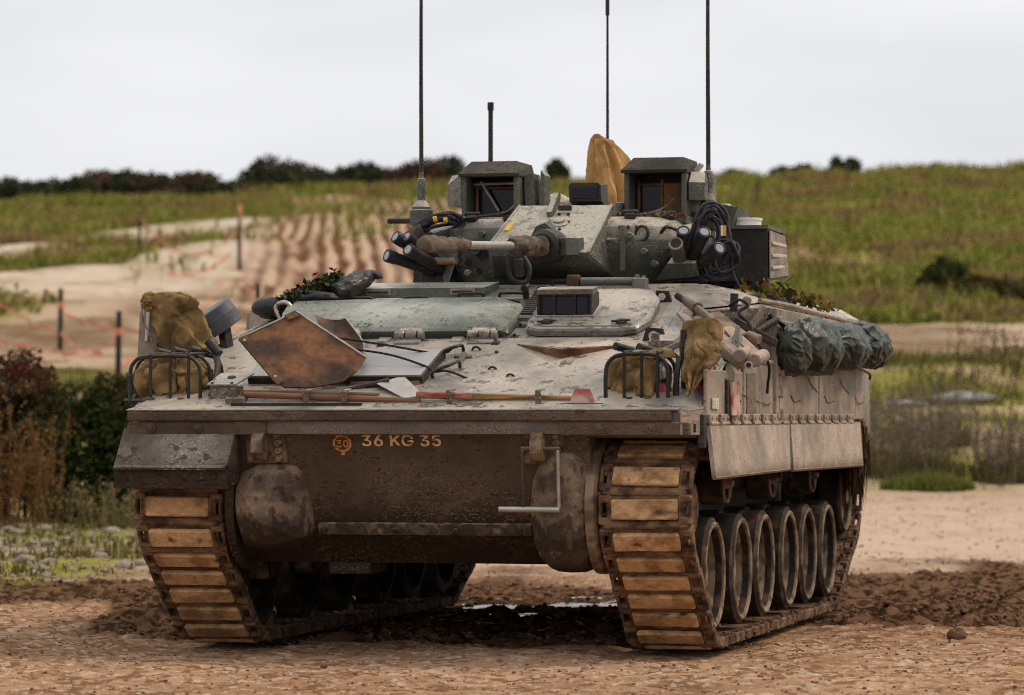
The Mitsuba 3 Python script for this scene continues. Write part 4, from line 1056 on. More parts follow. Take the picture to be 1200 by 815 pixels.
# driver's hatch
par = group_key(V + '__driver_hatch', label='rounded driver hatch with a periscope block')
c = [(.34, 1.19), (.36, 1.12), (.42, 1.09), (.88, 1.09), (.95, 1.12), (1.0, 1.23), (.99, 1.54), (.93, 1.66), (.85, 1.69), (.40, 1.69), (.33, 1.64)]
lid = []
for h, k in ((.018, 1.0), (.045, 1.0), (.056, .975)): lid += [G(.67 + (x - .67) * k, 1.40 + (y - 1.40) * k, h) for x, y in c]
part('lid', hull(lid), 'm_hull', 25, par=par)
part('seal', hull([G(.67 + (x - .67) * .985, 1.40 + (y - 1.40) * .985, h) for x, y in c for h in (.0, .02)]), 'm_black', par=par)
part('lid_step', hull([G(.67 + (x - .67) * k, 1.40 + (y - 1.40) * k, h) for x, y in c for h, k in ((.054, .90), (.062, .885))]), 'm_hull', 25, par=par)
for x in (.46, .86): part('catch', cat([cyl(G(x, 1.17, .06), G(x, 1.17, .075), .03), bar(G(x - .05, 1.15, .075), G(x + .05, 1.17, .075), .018, .012)]), 'm_dark', par=par)
pb = group_key(V + '__periscope')
part('base', gbox(.36, .69, 1.19, 1.42, .055, .068), 'm_hull', par=pb)
PY = -.165
o = G(.535, 1.44 + PY, .06)
part('body', hull([(x, y + PY, z) for x in (.39, .685) for y, z in ((1.40, o[2] - .02), (1.40, o[2] + .115), (1.56, o[2] + .13), (1.56, o[2]))]), 'm_black', par=pb)
part('hood', hull([(x, y + PY, z) for x, y, z in ((.385, 1.385, o[2] + .112), (.69, 1.385, o[2] + .112), (.385, 1.385, o[2] + .138), (.69, 1.385, o[2] + .138), (.40, 1.41, o[2] + .152), (.675, 1.41, o[2] + .152), (.40, 1.57, o[2] + .16), (.675, 1.57, o[2] + .16), (.40, 1.57, o[2] + .12), (.675, 1.57, o[2] + .12))]), 'm_turret', par=pb)
part('window', bx(.415, .665, 1.394 + PY, 1.402 + PY, o[2] + .005, o[2] + .10, .002), 'm_glass', par=pb)
for x in (.388, .474, .585, .672): part('mullion', bx(x, x + .014, 1.376 + PY, 1.402 + PY, o[2] - .01, o[2] + .115, .003), 'm_dark', par=pb)
part('sill', bx(.378, .70, 1.368 + PY, 1.40 + PY, o[2] - .02, o[2] + .002, .004), 'm_hull', par=pb)
# chevron splash guard
par = group_key(V + '__splash_guard')
part('apron', hull([G(.34, .985, 0), G(.62, .775, 0), G(.93, .965, 0), G(.34, .985, .016), G(.62, .775, .072), G(.93, .965, .016), G(.36, 1.12, 0), G(.93, 1.12, 0), G(.36, 1.10, .010), G(.93, 1.10, .010)]), 'm_hull', 10, par=par)
for a, b, ha, hb in (((.33, .983), (.62, .768), .012, .068), ((.62, .768), (.94, .963), .068, .012)):
    part('front_edge', hull([G(*a, 0), G(*b, 0), G(*a, ha), G(*b, hb), G(a[0], a[1] + .012, 0), G(b[0], b[1] + .012, 0), G(a[0], a[1] + .012, ha), G(b[0], b[1] + .012, hb)]), 'm_rust', par=par)
# roller tube behind the hatch
par = group_key(V + '__deck_tube')
part('tube', cyl((.46, 1.93, 1.945), (.76, 1.97, 1.945), .026), 'm_green', par=par)
part('bracket', bx(.385, .455, 1.91, 1.96, 1.90, 1.985), 'm_rust', par=par)
part('block', cat([bx(.755, .83, 1.90, 1.99, 1.86, 1.965), bolt((.775, 1.94, 1.965), (0, 0, 1), .014, .02), bolt((.812, 1.94, 1.965), (0, 0, 1), .012, .012)]), 'm_hull', par=par)
part('grille', cat([bx(.47 + i * .0135, .477 + i * .0135, 1.91, 1.925, 1.895, 1.925, .001) for i in range(21)]), 'm_rim', par=par)
# eyes, lugs and brackets on the glacis
for x, y, s in ((.98, 1.62, 1.0), (1.06, 1.02, 1.3)):
    par = group_key(V + '__lifting_eye')
    b = G(x, y, 0)
    part('plate', cat([hull([b + [-.055 * s, 0, -.02], b + [.06 * s, 0, -.02], b + [.035 * s, 0, .06 * s], b + [-.03 * s, 0, .065 * s], b + [-.055 * s, .03, -.02], b + [.06 * s, .03, -.02], b + [.035 * s, .03, .06 * s], b + [-.03 * s, .03, .065 * s]])]), 'm_dark', par=par)
    part('eye', lathe(b + [0, -.004, .03 * s], (0, -1, 0), [(0, .020 * s), (.004, .020 * s)], 14), 'm_pale', par=par)
part('side_box', hull([G(x, y, h) for x, y, h in ((1.09, .78, 0), (1.22, .78, 0), (1.09, .78, .11), (1.22, .78, .11), (1.09, 1.02, .0), (1.22, 1.02, 0), (1.09, 1.02, .05), (1.22, 1.02, .05))]), 'm_hull')
part('flank_strip', gbox(1.02, 1.10, 1.05, 1.55, .0, .012), 'm_hull')
par = group_key(V + '__glacis_socket')
part('block', bx(-1.09, -.95, .20, .34, 1.24, 1.365), 'm_turret', par=par)
part('top_plate', hull([(-1.10, .19, 1.365), (-.945, .19, 1.365), (-1.08, .36, 1.425), (-.90, .36, 1.425), (-1.10, .19, 1.372), (-.945, .19, 1.372), (-1.08, .36, 1.432), (-.90, .36, 1.432)]), 'm_hull', par=par)
part('hole', lathe(np.array([-1.0, .29, 1.408]), (0, -.33, 1), [(0, .022), (.004, .022)], 14), 'm_black', par=par)
for x in (-1.075, -.97): part('bolt', bolt((x, .205, 1.373), (0, -.3, 1), .009, .01), 'm_dark', par=par)
for x, y in ((-.86, .72), (.10, .72)):
    b = G(x, y, 0)
    part('cleat', cat([hull([b + [-.02, -.05, -.01], b + [.02, -.05, -.01], b + [-.012, .08, .075], b + [.012, .08, .075], b + [-.02, .08, 0], b + [.02, .08, 0]]), bar(b + [-.05, .06, .05], b + [.05, .06, .045], .014, .014)]), 'm_turret')
for q in ([(-.0, .78), (.06, .80), (.08, .86)], [(.02, .50), (.10, .55), (.12, .64)]):
    a, b_, c_ = [G(x, y, 0) for x, y in q]
    part('tie_handle', tube(spl([a, a + GN * .055, b_ + GN * .075, c_ + GN * .055, c_], 5), .009), 'm_dark')
for x, y in ((-.02, .40), (.26, .35), (.22, 1.00), (-.40, .98)): part('footman_loop', gbox(x - .02, x + .02, y - .02, y + .02, 0, .025), 'm_dark')
# small fittings over the front slope
for i, (x, y) in enumerate(((-1.18, .62), (-1.10, .95), (-1.02, .80), (-.62, .33), (.42, .52), (.62, .42), (.86, .62), (.95, .80), (1.18, .52), (1.02, .42), (.30, .62), (-.10, .32), (.56, 1.02), (.14, .90), (1.0, .95))):
    if i % 3 == 0: part('slope_fitting', cat([gbox(x - .035, x + .035, y - .02, y + .02, 0, .012), bolt(G(x - .02, y, .012), GN, .010, .010), bolt(G(x + .02, y, .012), GN, .010, .010)]), 'm_hull')
    elif i % 3 == 1: part('slope_eye', tube([G(x + .022 * math.cos(a), y, .012 + .022 * abs(math.sin(a))) for a in np.linspace(0, math.pi, 9)], .006, 6), 'm_dark')
    else: part('slope_plug', lathe(G(x, y, 0), GN, [(0, .024), (.008, .024), (.012, .016)], 12), 'm_turret')
part('lamp_lead', tube(spl([G(1.02, .56, .02), G(.96, .50, .02), G(.90, .56, .01), G(.84, .66, .01), G(.90, .80, .01), G(1.0, .86, .01)], 6), .007, 6), 'm_black')
part('lamp_lead', tube(spl([G(-1.08, .52, .02), G(-1.02, .56, .01), G(-1.0, .70, .01), G(-1.08, .84, .01), G(-1.14, 1.0, .01)], 6), .007, 6), 'm_black')
part('edge_bead', tube([G(-1.47, .16, .004), G(-1.47, .70, .004), G(-1.10, 1.45, .004)], .008, 6), 'm_hull')
part('edge_bead', tube([G(1.47, .16, .004), G(1.47, .70, .004), G(1.10, 1.45, .004)], .008, 6), 'm_hull')
# tool tray along the lip
par = group_key(V + '__tool_tray')
part('tray', cat([hull([(-.94, .10, 1.25), (-.25, .10, 1.25), (-.94, .10, 1.275), (-.25, .10, 1.275), (-.94, .12, 1.25), (-.25, .12, 1.25), (-.94, .12, 1.275), (-.25, .12, 1.275)]), gbox(-.94, -.25, .12, .36, .0, .010)]), 'm_dark', par=par)
part('end_block', bx(-.98, -.88, .12, .24, 1.25, 1.305), 'm_turret', par=par)
for x in (-.55, -.35, .20, .66): part('clip', cat([bar((x, .13, 1.255), (x, .12, 1.335), .03, .008, (0, 1, 0)), bar((x, .12, 1.335), (x, .22, 1.345), .03, .008)]), 'm_turret', par=par)

# ---- headlamp cages
def cage(x0, x1, name_light, sgn):
    par = group_key(V + '__headlamp_cage')
    y0, y1, z0, z1 = .215, .50, 1.275, 1.515
    def loop(y, dx=0, dz=0):
        a, b, r = x0 - dx, x1 + dx, .085
        return spl([(a, y, z0), (a, y, z1 - r + dz), (a + r * .3, y, z1 - r * .3 + dz), (a + r, y, z1 + dz), (b - r, y, z1 + dz), (b - r * .3, y, z1 - r * .3 + dz), (b, y, z1 - r + dz), (b, y, z0)], 5)
    part('hoop', tube(loop(y0), .0105), 'm_dark', par=par)
    part('hoop', tube(loop(y0 + .12, .012, .004), .0095), 'm_dark', par=par)
    part('hoop', tube(loop(y1, .02, .012), .0105), 'm_dark', par=par)
    part('base_rail', cat([tube([(x0 - .03, y0, z0 + .012), (x1 + .04, y0, z0 + .012)], .012), tube([(x0, y0, z0 + .012), (x0, y1, z0 + .10)], .010), tube([(x1, y0, z0 + .012), (x1, y1, z0 + .10)], .010)]), 'm_dark', par=par)
    for f in (.30, .58, .84):
        x = x0 + (x1 - x0) * f
        part('upright', tube(spl([(x, y0 - .004, z0), (x, y0 - .006, z1 - .02), (x, y0 + .02, z1 + .012), (x, y1, z1 + .02)], 5), .0085), 'm_dark', par=par)
    for x in (x0 + .12, x1 - .10): part('foot', cat([cyl((x, y0 - .01, z0 - .012), (x, y0 - .01, z0 + .03), .018), bx(x + .02, x + .07, y0 - .01, y0 + .02, z0 - .012, z0 + .016)]), 'm_rust', par=par)
    return par


par = cage(.985, 1.30, 'r', 1)
lamp = lambda c, r, m, pr: (add(pr, 'lamp_body', lathe(np.array(c), (0, 1, 0), [(0, r * 1.05), (.02, r * 1.1), (.09, r * .9), (.12, r * .5)], 22), 'm_dark'), add(pr, 'lens', lathe(np.array(c) + [0, .004, 0], (0, -1, 0), [(0, r), (.008, r * .9), (.014, r * .4)], 22), m))
ph = group_key(V + '__headlamp', label='grey glass headlamp in the right cage'); lamp((1.245, .30, 1.435), .048, 'm_lampglass', ph)
ph = group_key(V + '__tail_lamp', label='round red lamp in the right cage'); lamp((1.245, .29, 1.325), .052, 'm_lens', ph)
for z in (1.44, 1.33):
    ph = group_key(V + '__indicator_lamp', label='red indicator lamp beside the right cage')
    part('lens', lathe((1.44, .40, z), (0, -1, 0), [(0, .055), (.03, .05), (.045, .03)], 20), 'm_lens', par=ph)
    part('body', lathe((1.43, .43, z), (0, 1, 0), [(0, .06), (.10, .055)], 20), 'm_dark', par=ph)
par = cage(-1.525, -1.145, 'l', -1)
for m_ in (tube(spl([(-1.10, .22, 1.27), (-1.10, .30, 1.36), (-1.12, .42, 1.47), (-1.16, .50, 1.53)], 5), .018), tube(spl([(1.335, .24, 1.27), (1.335, .26, 1.40), (1.34, .30, 1.50)], 4), .016), tube([(1.355, .36, 1.27), (1.35, .36, 1.64)], .016)): part('side_bar', m_, 'm_dark')
for x, y, z in ((-1.42, .46, 1.535), (-1.33, .46, 1.54), (-1.24, .46, 1.545), (1.02, .46, 1.55), (1.14, .46, 1.545)):
    part('lamp_tube', cyl((x - .03, y - .05, z + .012), (x + .05, y + .09, z - .015), .021, seg=16), 'm_dark')
part('lamp_tube', cyl((-1.20, .50, 1.60), (-1.13, .48, 1.53), .024), 'm_dark')
part('lamp_post', cyl((1.165, .56, 1.46), (1.165, .56, 1.63), .022), 'm_turret')
part('lamp_bracket', cat([bar((1.20, .5, 1.53), (1.31, .5, 1.575), .02, .03), bar((1.31, .52, 1.50), (1.31, .52, 1.60), .04, .02)]), 'm_hull')
part('wiper_motor', cyl((1.335, .50, 1.655), (1.45, .58, 1.66), .026), 'm_turret')
# left mirror bracket and drum mirror
par = group_key(V + '__mirror_arm', label='pale grey mirror arm behind the left cage')
part('plate', hull([(-1.635, .62, 1.50), (-1.50, .62, 1.51), (-1.62, .62, 1.76), (-1.56, .62, 1.765), (-1.635, .66, 1.50), (-1.50, .66, 1.51), (-1.62, .66, 1.76), (-1.56, .66, 1.765)]), 'm_side', par=par)
part('arm', cat([tube(spl([(-1.60, .64, 1.74), (-1.605, .64, 1.80), (-1.58, .64, 1.85)], 4), .022), bar((-1.575, .60, 1.60), (-1.565, .60, 1.76), .02, .02)]), 'm_bare', par=par)
part('bracket', cbox((.07, .05, .07), (-1.47, .60, 1.59), .006, 0, 35, 0), 'm_black', par=par)
par = group_key(V + '__wing_mirror', label='slate grey drum shaped wing mirror')
ax = np.array([-.50, -.28, .80]); ax /= np.linalg.norm(ax); cm = np.array([-1.318, 1.0, 1.73])
part('drum', lathe(cm - ax * .066, ax, [(0, .108), (.006, .114), (.062, .116), (.066, .113), (.070, .116), (.124, .114), (.131, .108)], 36), 'm_slate', 25, par=par)
part('stalk', bar(cm - ax * .06, (-1.245, .98, 1.50), .05, .06), 'm_black', par=par)
part('deck_roll', blob((-1.13, 1.40, 1.80), (.13, .10, .07), 8, .05, 6, .05, 3), 'm_blackbag')
part('towing_link', tube(spl([(-1.05, 1.30, 1.71), (-1.09, 1.30, 1.79), (-1.06, 1.30, 1.825), (-1.01, 1.30, 1.81), (-.98, 1.32, 1.72)], 5), .012), 'm_bare')

# ---- folding cutter / clamp bracket on the right shoulder
par = group_key(V + '__shoulder_clamp', label='pale steel pintle clamp on the right shoulder')
a = np.array([1.40, 1.02, 1.640]); b = np.array([1.60, .86, 1.485])
part('body', bar(a, b, .16, .075, (0, -.3, 1), .012), 'm_side', par=par)
part('plate', bar(a + [-.10, .18, .10], a + [.08, .02, -.02], .17, .012, (0, -.3, 1)), 'm_rim', par=par)
part('fin', hull([(1.49, .90, 1.585), (1.535, .88, 1.56), (1.50, 1.00, 1.59), (1.545, .98, 1.565), (1.515, .92, 1.675), (1.535, .91, 1.67), (1.52, .95, 1.675)]), 'm_hull', par=par)
for dx, dz in ((-.03, .02), (.045, -.005)):
    part('jaw', cyl((1.59 + dx, .76, 1.495 + dz), (1.60 + dx, .98, 1.525 + dz), .036, seg=16), 'm_side', par=par)
part('bore', cat([lathe((1.612, .748, 1.468), (.05, -1, 0), [(0, .022), (.02, .022)], 16)]), 'm_bare', par=par)
part('bore_hole', lathe((1.613, .727, 1.468), (.05, -1, 0), [(0, .013), (.002, .013)], 14), 'm_black', par=par)
part('pin', cyl((1.53, 1.15, 1.63), (1.60, 1.12, 1.605), .026), 'm_rim', par=par)
part('slot', cat([cbox((.05, .012, .004), (1.46 + i * .05, .955 - i * .05, 1.634 - i * .034), .001, 0, 38, -40) for i in range(3)]), 'm_black', par=par)
part('lever', cat([cyl((1.16, 1.35, 1.83), (1.36, 1.10, 1.70), .022), cyl((1.18, 1.33, 1.82), (1.25, 1.24, 1.775), .034)]), 'm_turret', par=par)
part('lever', cyl((1.10, 1.42, 1.85), (1.26, 1.32, 1.75), .018), 'm_black', par=par)
# rods clipped to the flank
for p, q, r in (((1.36, 1.70, 1.868), (1.355, 1.70, 1.77), .022), ((1.395, 1.90, 1.845), (1.375, 1.82, 1.74), .024), ((1.47, 1.98, 1.80), (1.40, 1.86, 1.66), .024), ((1.535, 2.02, 1.735), (1.44, 1.90, 1.665), .020)):
    part('flank_rod', cyl(p, q, r), 'm_turret' if r > .023 else 'm_dark')
part('rod_bracket', bar((1.36, 1.62, 1.72), (1.56, 1.82, 1.60), .05, .04), 'm_dark')

# ---- turret
TC = np.array([.22, 3.12])


def ring(z, k, pts): return [(TC[0] + (x - TC[0]) * k, TC[1] + (y - TC[1]) * k, z) for x, y in pts]


plan = [(-.40, 2.42), (-.15, 2.40), (.30, 2.38), (.66, 2.40), (.84, 2.52), (.94, 2.75), (1.02, 3.2), (1.0, 3.6), (.75, 3.95), (-.40, 3.95), (-.72, 3.6), (-.74, 3.1), (-.62, 2.65)]
pl = np.array(spl(plan + plan[:1], 4))[:-1]
tb = ring(1.93, .80, pl) + ring(1.97, .86, pl) + ring(2.11, .985, pl) + ring(2.20, 1.0, pl) + ring(2.275, .965, pl) + ring(2.315, .92, pl) + ring(2.335, .85, pl)
par = group_key(V + '__turret')
part('body', hull(tb), 'm_turret', 28, par=par)
part('ring', lathe((TC[0], TC[1], 1.88), (0, 0, 1), [(0, .80), (.05, .80), (.07, .76)], 48), 'm_dark', par=par)
mb = [(-.03, 2.52, 2.405), (.505, 2.52, 2.402), (-.10, 2.06, 2.15), (.475, 2.05, 2.112), (.535, 2.50, 1.985), (-.16, 2.45, 1.99), (-.08, 2.07, 2.10), (.46, 2.06, 2.09), (-.03, 2.75, 2.41), (.52, 2.75, 2.405), (.545, 2.75, 1.99)]
part('mantlet', hull(mb), 'm_turret', 15, par=par)
part('mantlet_weld', cat([tube(spl([np.array(mb[0]), np.array(mb[2])], 10), .008, 6), tube(spl([np.array(mb[1]), np.array(mb[3])], 10), .008, 6), tube([np.array(mb[1]), np.array(mb[4])], .010, 6)]), 'm_turret', par=par, kind='stuff')
mn = np.cross(np.array(mb[1]) - mb[0], np.array(mb[2]) - mb[0]); mn /= np.linalg.norm(mn); mn = mn if mn[1] < 0 else -mn


def mant(x, t, h=0.0):                                   # point on the sloping mantlet plate, t = 0 at the top edge
    a = np.array(mb[0]) * (1 - t) + np.array(mb[2]) * t; b_ = np.array(mb[1]) * (1 - t) + np.array(mb[3]) * t
    return a + (b_ - a) * x + mn * h


port = group_key(V + '__sight_port', label='oval sight port with a half round hood on the mantlet')
part('flange', lathe(mant(.55, .40), mn, [(0, .062), (.008, .062), (.012, .055)], 8), 'm_turret', par=port)
part('cap', lathe(mant(.55, .40, .012), mn, [(0, .036), (.012, .034), (.016, .02)], 20), 'm_hull', par=port)
part('lid', bar(mant(.48, .17, .03), mant(.62, .17, .03), .03, .03), 'm_dark', par=port)
for a in range(6):
    q = mant(.55 + .098 * math.cos(a * 1.047), .40 + .19 * math.sin(a * 1.047), .006); part('bolt', bolt(q, mn, .009, .01), 'm_dark', par=port)
h0 = mant(.46, .73, .0)
part('hood', hull([mant(.36, .72, .0), mant(.36, .72, .012), mant(.44, .66, .07), mant(.56, .70, .10), mant(.68, .78, .03), mant(.68, .78, .0), mant(.52, .76, .10), mant(.42, .74, .07)]), 'm_green', 25, par=port)
part('lug', slab([mant(.385, .28, 0), mant(.385, .02, 0), mant(.385, -.06, .05), mant(.385, .0, .08), mant(.385, .28, .035)], .03, (1, 0, 0)), 'm_turret', par=par)
part('stud', cyl((.52, 2.32, 2.19), (.575, 2.31, 2.19), .014), 'm_turret', par=par)
part('tag', slab([mant(.045, .62, .002), mant(.09, .62, .002), mant(.09, .44, .002), mant(.045, .44, .002)], .006, mn), 'm_yellow', par=par)
part('sight_lug', cat([cyl(mant(.66, .99, .03), mant(.76, .99, .03), .018), cyl(mant(.72, 1.03, .02), mant(.70, .96, .06), .022)]), 'm_black', par=par)
part('cheek_handle', tube(spl([(.80, 2.47, 2.24), (.84, 2.44, 2.27), (.90, 2.50, 2.24), (.88, 2.48, 2.18), (.83, 2.46, 2.14)], 5), .011), 'm_dark', par=par)
part('cheek_rib', cat([bar((.60, 2.37, 2.02), (.60, 2.37, 2.28), .03, .03), bar((.88, 2.50, 2.03), (.90, 2.55, 2.20), .05, .02)]), 'm_turret', par=par)
part('cheek_rib', hull([(-.50, 2.50, 2.27), (-.38, 2.38, 2.27), (-.36, 2.37, 2.10), (-.42, 2.42, 1.97), (-.46, 2.46, 1.97), (-.50, 2.50, 2.1), (-.34, 2.44, 2.28)]), 'm_turret', par=par)
part('cheek_peg', cyl((-.50, 2.40, 2.09), (-.36, 2.40, 2.09), .022), 'm_rim', par=par)
part('dark_spot', cat([lathe((x, 2.395 + .01 * i, z), (-.1, -1, -.3), [(0, r), (.003, r)], 14) for i, (x, z, r) in enumerate(((-.22, 2.13, .035), (-.30, 2.08, .022), (-.24, 2.03, .018)))]), 'm_black', par=par)
for i in range(9):
    a = i / 8; q = np.array([.58 + .36 * a, 2.388 + .33 * a ** 1.6, 2.268])
    part('rim_bolt', bolt(q, (.3 * a, -1, .35), .011, .010), 'm_dark', par=par)
for x, z in ((-.34, 2.21), (-.22, 2.24), (.64, 2.22), (.72, 2.13), (.78, 2.06), (-.30, 2.02)):
    part('turret_stud', cat([cyl((x, 2.37, z), (x, 2.43, z), .016), bolt((x, 2.372, z), (0, -1, 0), .020, .008)]), 'm_turret', par=par)
for x0_, y0_ in ((-.30, 2.46), (-.08, 2.44), (.62, 2.46), (.80, 2.62)):
    part('roof_bracket', cat([bx(x0_ - .03, x0_ + .03, y0_, y0_ + .07, 2.315, 2.352), cyl((x0_ - .045, y0_ + .03, 2.36), (x0_ + .045, y0_ + .03, 2.36), .012)]), 'm_dark', par=par)
part('roof_strap', tube(spl([(-.40, 2.50, 2.33), (-.25, 2.42, 2.34), (-.10, 2.44, 2.36), (-.05, 2.5, 2.41)], 6), .009, 6), 'm_dark', par=par)
part('lifting_ring', tube([(.70 + .035 * math.cos(a), 2.42, 2.235 + .04 * math.sin(a)) for a in np.arange(18) * math.pi / 9], .009, 6, True), 'm_dark', par=par)
part('lifting_ring', tube([(-.26 + .035 * math.cos(a), 2.385, 2.165 + .04 * math.sin(a)) for a in np.arange(18) * math.pi / 9], .009, 6, True), 'm_dark', par=par)
# gun
par = group_key(V + '__gun')
gm, gt = np.array([.043, .20, 2.077]), np.array([.262, 2.10, 2.150]); gd = (gt - gm) / np.linalg.norm(gt - gm)
gp = lambda t: gm + gd * t
part('barrel', lathe(gp(.05), gd, [(0, .019), (1.35, .024), (1.36, .028), (1.80, .03)], 20), 'm_bare', par=par)
m = lathe(gp(0), gd, [(0, .024), (.006, .037), (.05, .043), (.16, .044), (.30, .041), (.46, .035), (.58, .029), (.62, .024)], 28)
m = lumpy(m, .012, 24, 4, .02); part('muzzle_cover', m, 'm_canvas', True, par=par, label='brown cloth cover tied over the muzzle')
sl = [(t, .053 + .007 * math.sin(i * 2.1) - .016 * (i == 0)) for i, t in enumerate(np.linspace(1.28, 1.92, 12))]
m = lathe(gp(0), gd, [(1.26, .035)] + sl + [(1.95, .05)], 32); m = lumpy(m, .016, 22, 7, .02)
part('sleeve', m, 'm_canvas', True, par=par, label='wrinkled brown canvas sleeve round the gun barrel')
part('collar', lathe(gp(1.74), gd, [(0, .07), (.02, .092), (.10, .10), (.2, .09)], 30), 'm_dark', par=par)
part('housing', bar(gp(1.84) + [.07, -.05, -.005], gp(1.96) + [.13, -.03, .0], .11, .10), 'm_turret', par=par)
part('hook', tube(spl([gp(1.30) - [.03, 0, .05], gp(1.30) - [.02, 0, .16], gp(1.30) + [.06, 0, -.20], gp(1.30) + [.09, 0, -.13], gp(1.32) + [.05, 0, -.06]], 5), .013), 'm_dark', par=par)
part('hook_lamp', cyl(gp(1.30) + [.03, -.01, -.07], gp(1.30) + [.035, 0, -.17], .026), 'm_dark', par=par)

# hatches with periscope hoods
mat('m_visor', paint((.016, .016, .013), (.034, .033, .027), (.15, .13, .10), .18, .05, (.02, .015, .01), 1., 1.5, 4., .6, .25), .7, spec=.12, bump=g1, scale=.002)


def hood(x0, x1, y, z0, z1, nwin, sgn):
    par = group_key(V + '__sight_hood')
    w = x1 - x0
    part('visor', hull([(x0 - .012, y - .03, z1 - .095), (x1 + .012, y - .03, z1 - .095), (x0 - .012, y - .03, z1 - .078), (x1 + .012, y - .03, z1 - .078), (x0 + .035, y + .10, z1), (x1 - .035, y + .10, z1), (x0 + .02, y + .42, z1 - .005), (x1 - .02, y + .42, z1 - .005), (x0, y + .42, z1 - .09), (x1, y + .42, z1 - .09)]), 'm_visor', par=par)
    for a, b in ((x0, x0 + .028), (x1 - .028, x1)): part('cheek', bx(a, b, y, y + .42, z0, z1 - .088, .004), 'm_turret', par=par)
    part('back', bx(x0 + .02, x1 - .02, y + .24, y + .42, z0, z1 - .09, .004), 'm_black', par=par)
    part('sill', bx(x0 - .01, x1 + .01, y - .05, y + .42, z0 - .03, z0 + .012, .004), 'm_turret', par=par)
    part('window', bx(x0 + .05, x1 - .05, y + .19, y + .20, z0 + .02, z1 - .14, .002), 'm_glass', par=par)
    for q in ([(x0 + .05, z0 + .01, x0 + .05, z1 - .12), (x1 - .05, z0 + .01, x1 - .05, z1 - .12), (x0 + .05, z1 - .15, x1 - .05, z1 - .15)] + [(x0 + w * .52, z0 + .01, x0 + w * .52, z1 - .12)] * (nwin > 1)):
        part('frame_bar', bar((q[0], y + .17, q[1]), (q[2], y + .17, q[3]), .018, .018), 'm_rust', par=par)
    return par


par = hood(-.432, -.095, 2.74, 2.34, 2.685, 1, -1)
part('wiper', tube([(-.35, 2.87, 2.57), (-.25, 2.90, 2.40)], .009), 'm_bare', par=par)
part('shutter', slab([(-.39, 2.85, 2.545), (-.14, 2.85, 2.55), (-.14, 2.91, 2.57), (-.39, 2.91, 2.565)], .012), 'm_lampglass', par=par)
part('side_box', hull([(-.53, 2.80, 2.43), (-.445, 2.78, 2.43), (-.53, 2.80, 2.55), (-.52, 2.86, 2.605), (-.445, 2.78, 2.61), (-.53, 3.1, 2.43), (-.445, 3.1, 2.43), (-.52, 3.1, 2.61), (-.445, 3.1, 2.61)]), 'm_hull', 15, par=par)
part('hinge_arm', cat([hull([(-.075, 2.84, 2.37), (-.02, 2.84, 2.37), (-.085, 2.84, 2.60), (-.03, 2.84, 2.61), (-.075, 3.0, 2.37), (-.02, 3.0, 2.37), (-.085, 3.0, 2.60), (-.03, 3.0, 2.61)]), hull([(.00, 2.86, 2.42), (.03, 2.86, 2.42), (.01, 2.86, 2.63), (.035, 2.86, 2.60), (.00, 3.0, 2.42), (.03, 3.0, 2.42), (.01, 3.0, 2.63), (.035, 3.0, 2.60)]), bx(-.07, .03, 2.82, 2.98, 2.34, 2.39)]), 'm_turret', par=par)
par = hood(.528, .888, 2.74, 2.335, 2.69, 2, 1)
part('side_box', hull([(.90, 2.76, 2.44), (.985, 2.80, 2.44), (.90, 2.76, 2.54), (.985, 2.80, 2.54), (.90, 2.84, 2.605), (.975, 2.86, 2.60), (.90, 3.15, 2.44), (.985, 3.15, 2.44), (.90, 3.15, 2.605), (.985, 3.15, 2.60)]), 'm_turret', 15, par=par)
part('shutter', slab([(.73, 2.90, 2.36), (.85, 2.90, 2.36), (.85, 2.90, 2.54), (.73, 2.90, 2.54)], .012), 'm_rust', par=par)
part('bolt', cat([bolt((.99, 2.95, z), (1, 0, 0), .012, .012) for z in (2.46, 2.50, 2.54, 2.58)]), 'm_dark', par=par)
part('side_post', bx(.485, .52, 2.70, 2.80, 2.33, 2.43), 'm_turret', par=par)
part('roof_latch', bar((.88, 3.0, 2.60), (.93, 3.0, 2.66), .08, .02), 'm_pale', par=par)
par = group_key(V + '__roof_periscope', label='low dark periscope between the two hatches')
part('body', hull([(.17, 2.9, 2.45), (.36, 2.9, 2.45), (.165, 2.9, 2.54), (.355, 2.9, 2.54), (.18, 2.9, 2.555), (.34, 2.9, 2.555), (.17, 3.1, 2.40), (.36, 3.1, 2.40), (.18, 3.1, 2.555), (.35, 3.1, 2.555)]), 'm_dark', par=par)
part('window', bx(.185, .34, 2.893, 2.90, 2.465, 2.53, .001), 'm_glass', par=par)
part('stem', bx(.19, .34, 2.95, 3.1, 2.30, 2.42), 'm_turret', par=par)
# aerials
for x, y, z, tag in ((-.722, 2.92, 2.345, 'l'), (.982, 2.92, 2.36, 'r')):
    par = group_key(V + '__aerial')
    k = .75 if tag == 'r' else 1
    part('base', lathe((x, y, z - .12), (0, 0, 1), [(0, .052 * k), (.10, .052 * k), (.105, .07 * k), (.185, .068 * k), (.19, .056 * k), (.205, .056 * k), (.245, .025), (.27, .024), (.30, .030), (.325, .031), (.37, .024), (.375, .015), (.42, .012)], 24), 'm_turret', 30, par=par)
    part('whip', tube(spl([(x, y, z + .28), (x - .002, y, z + 1.2), (x + .004, y + .01, z + 2.6)], 6), np.linspace(.0135, .008, 13), 8), 'm_dark', par=par)
    part('bracket', cat([bx(x - .20, x + .02, y - .03, y + .03, z - .01, z + .02) if tag == 'l' else bx(x - .10, x + .04, y - .04, y + .05, z - .09, z + .02), bar((x, y, z - .10), (x + (.18 if tag == 'l' else -.1), y + .1, z - .12), .06, .05)]), 'm_dark', par=par)
par = group_key(V + '__aerial')
part('whip', tube([(.162, 3.95, 2.25), (.162, 3.95, 3.68)], np.array([.011, .007]), 8), 'm_dark', par=par)
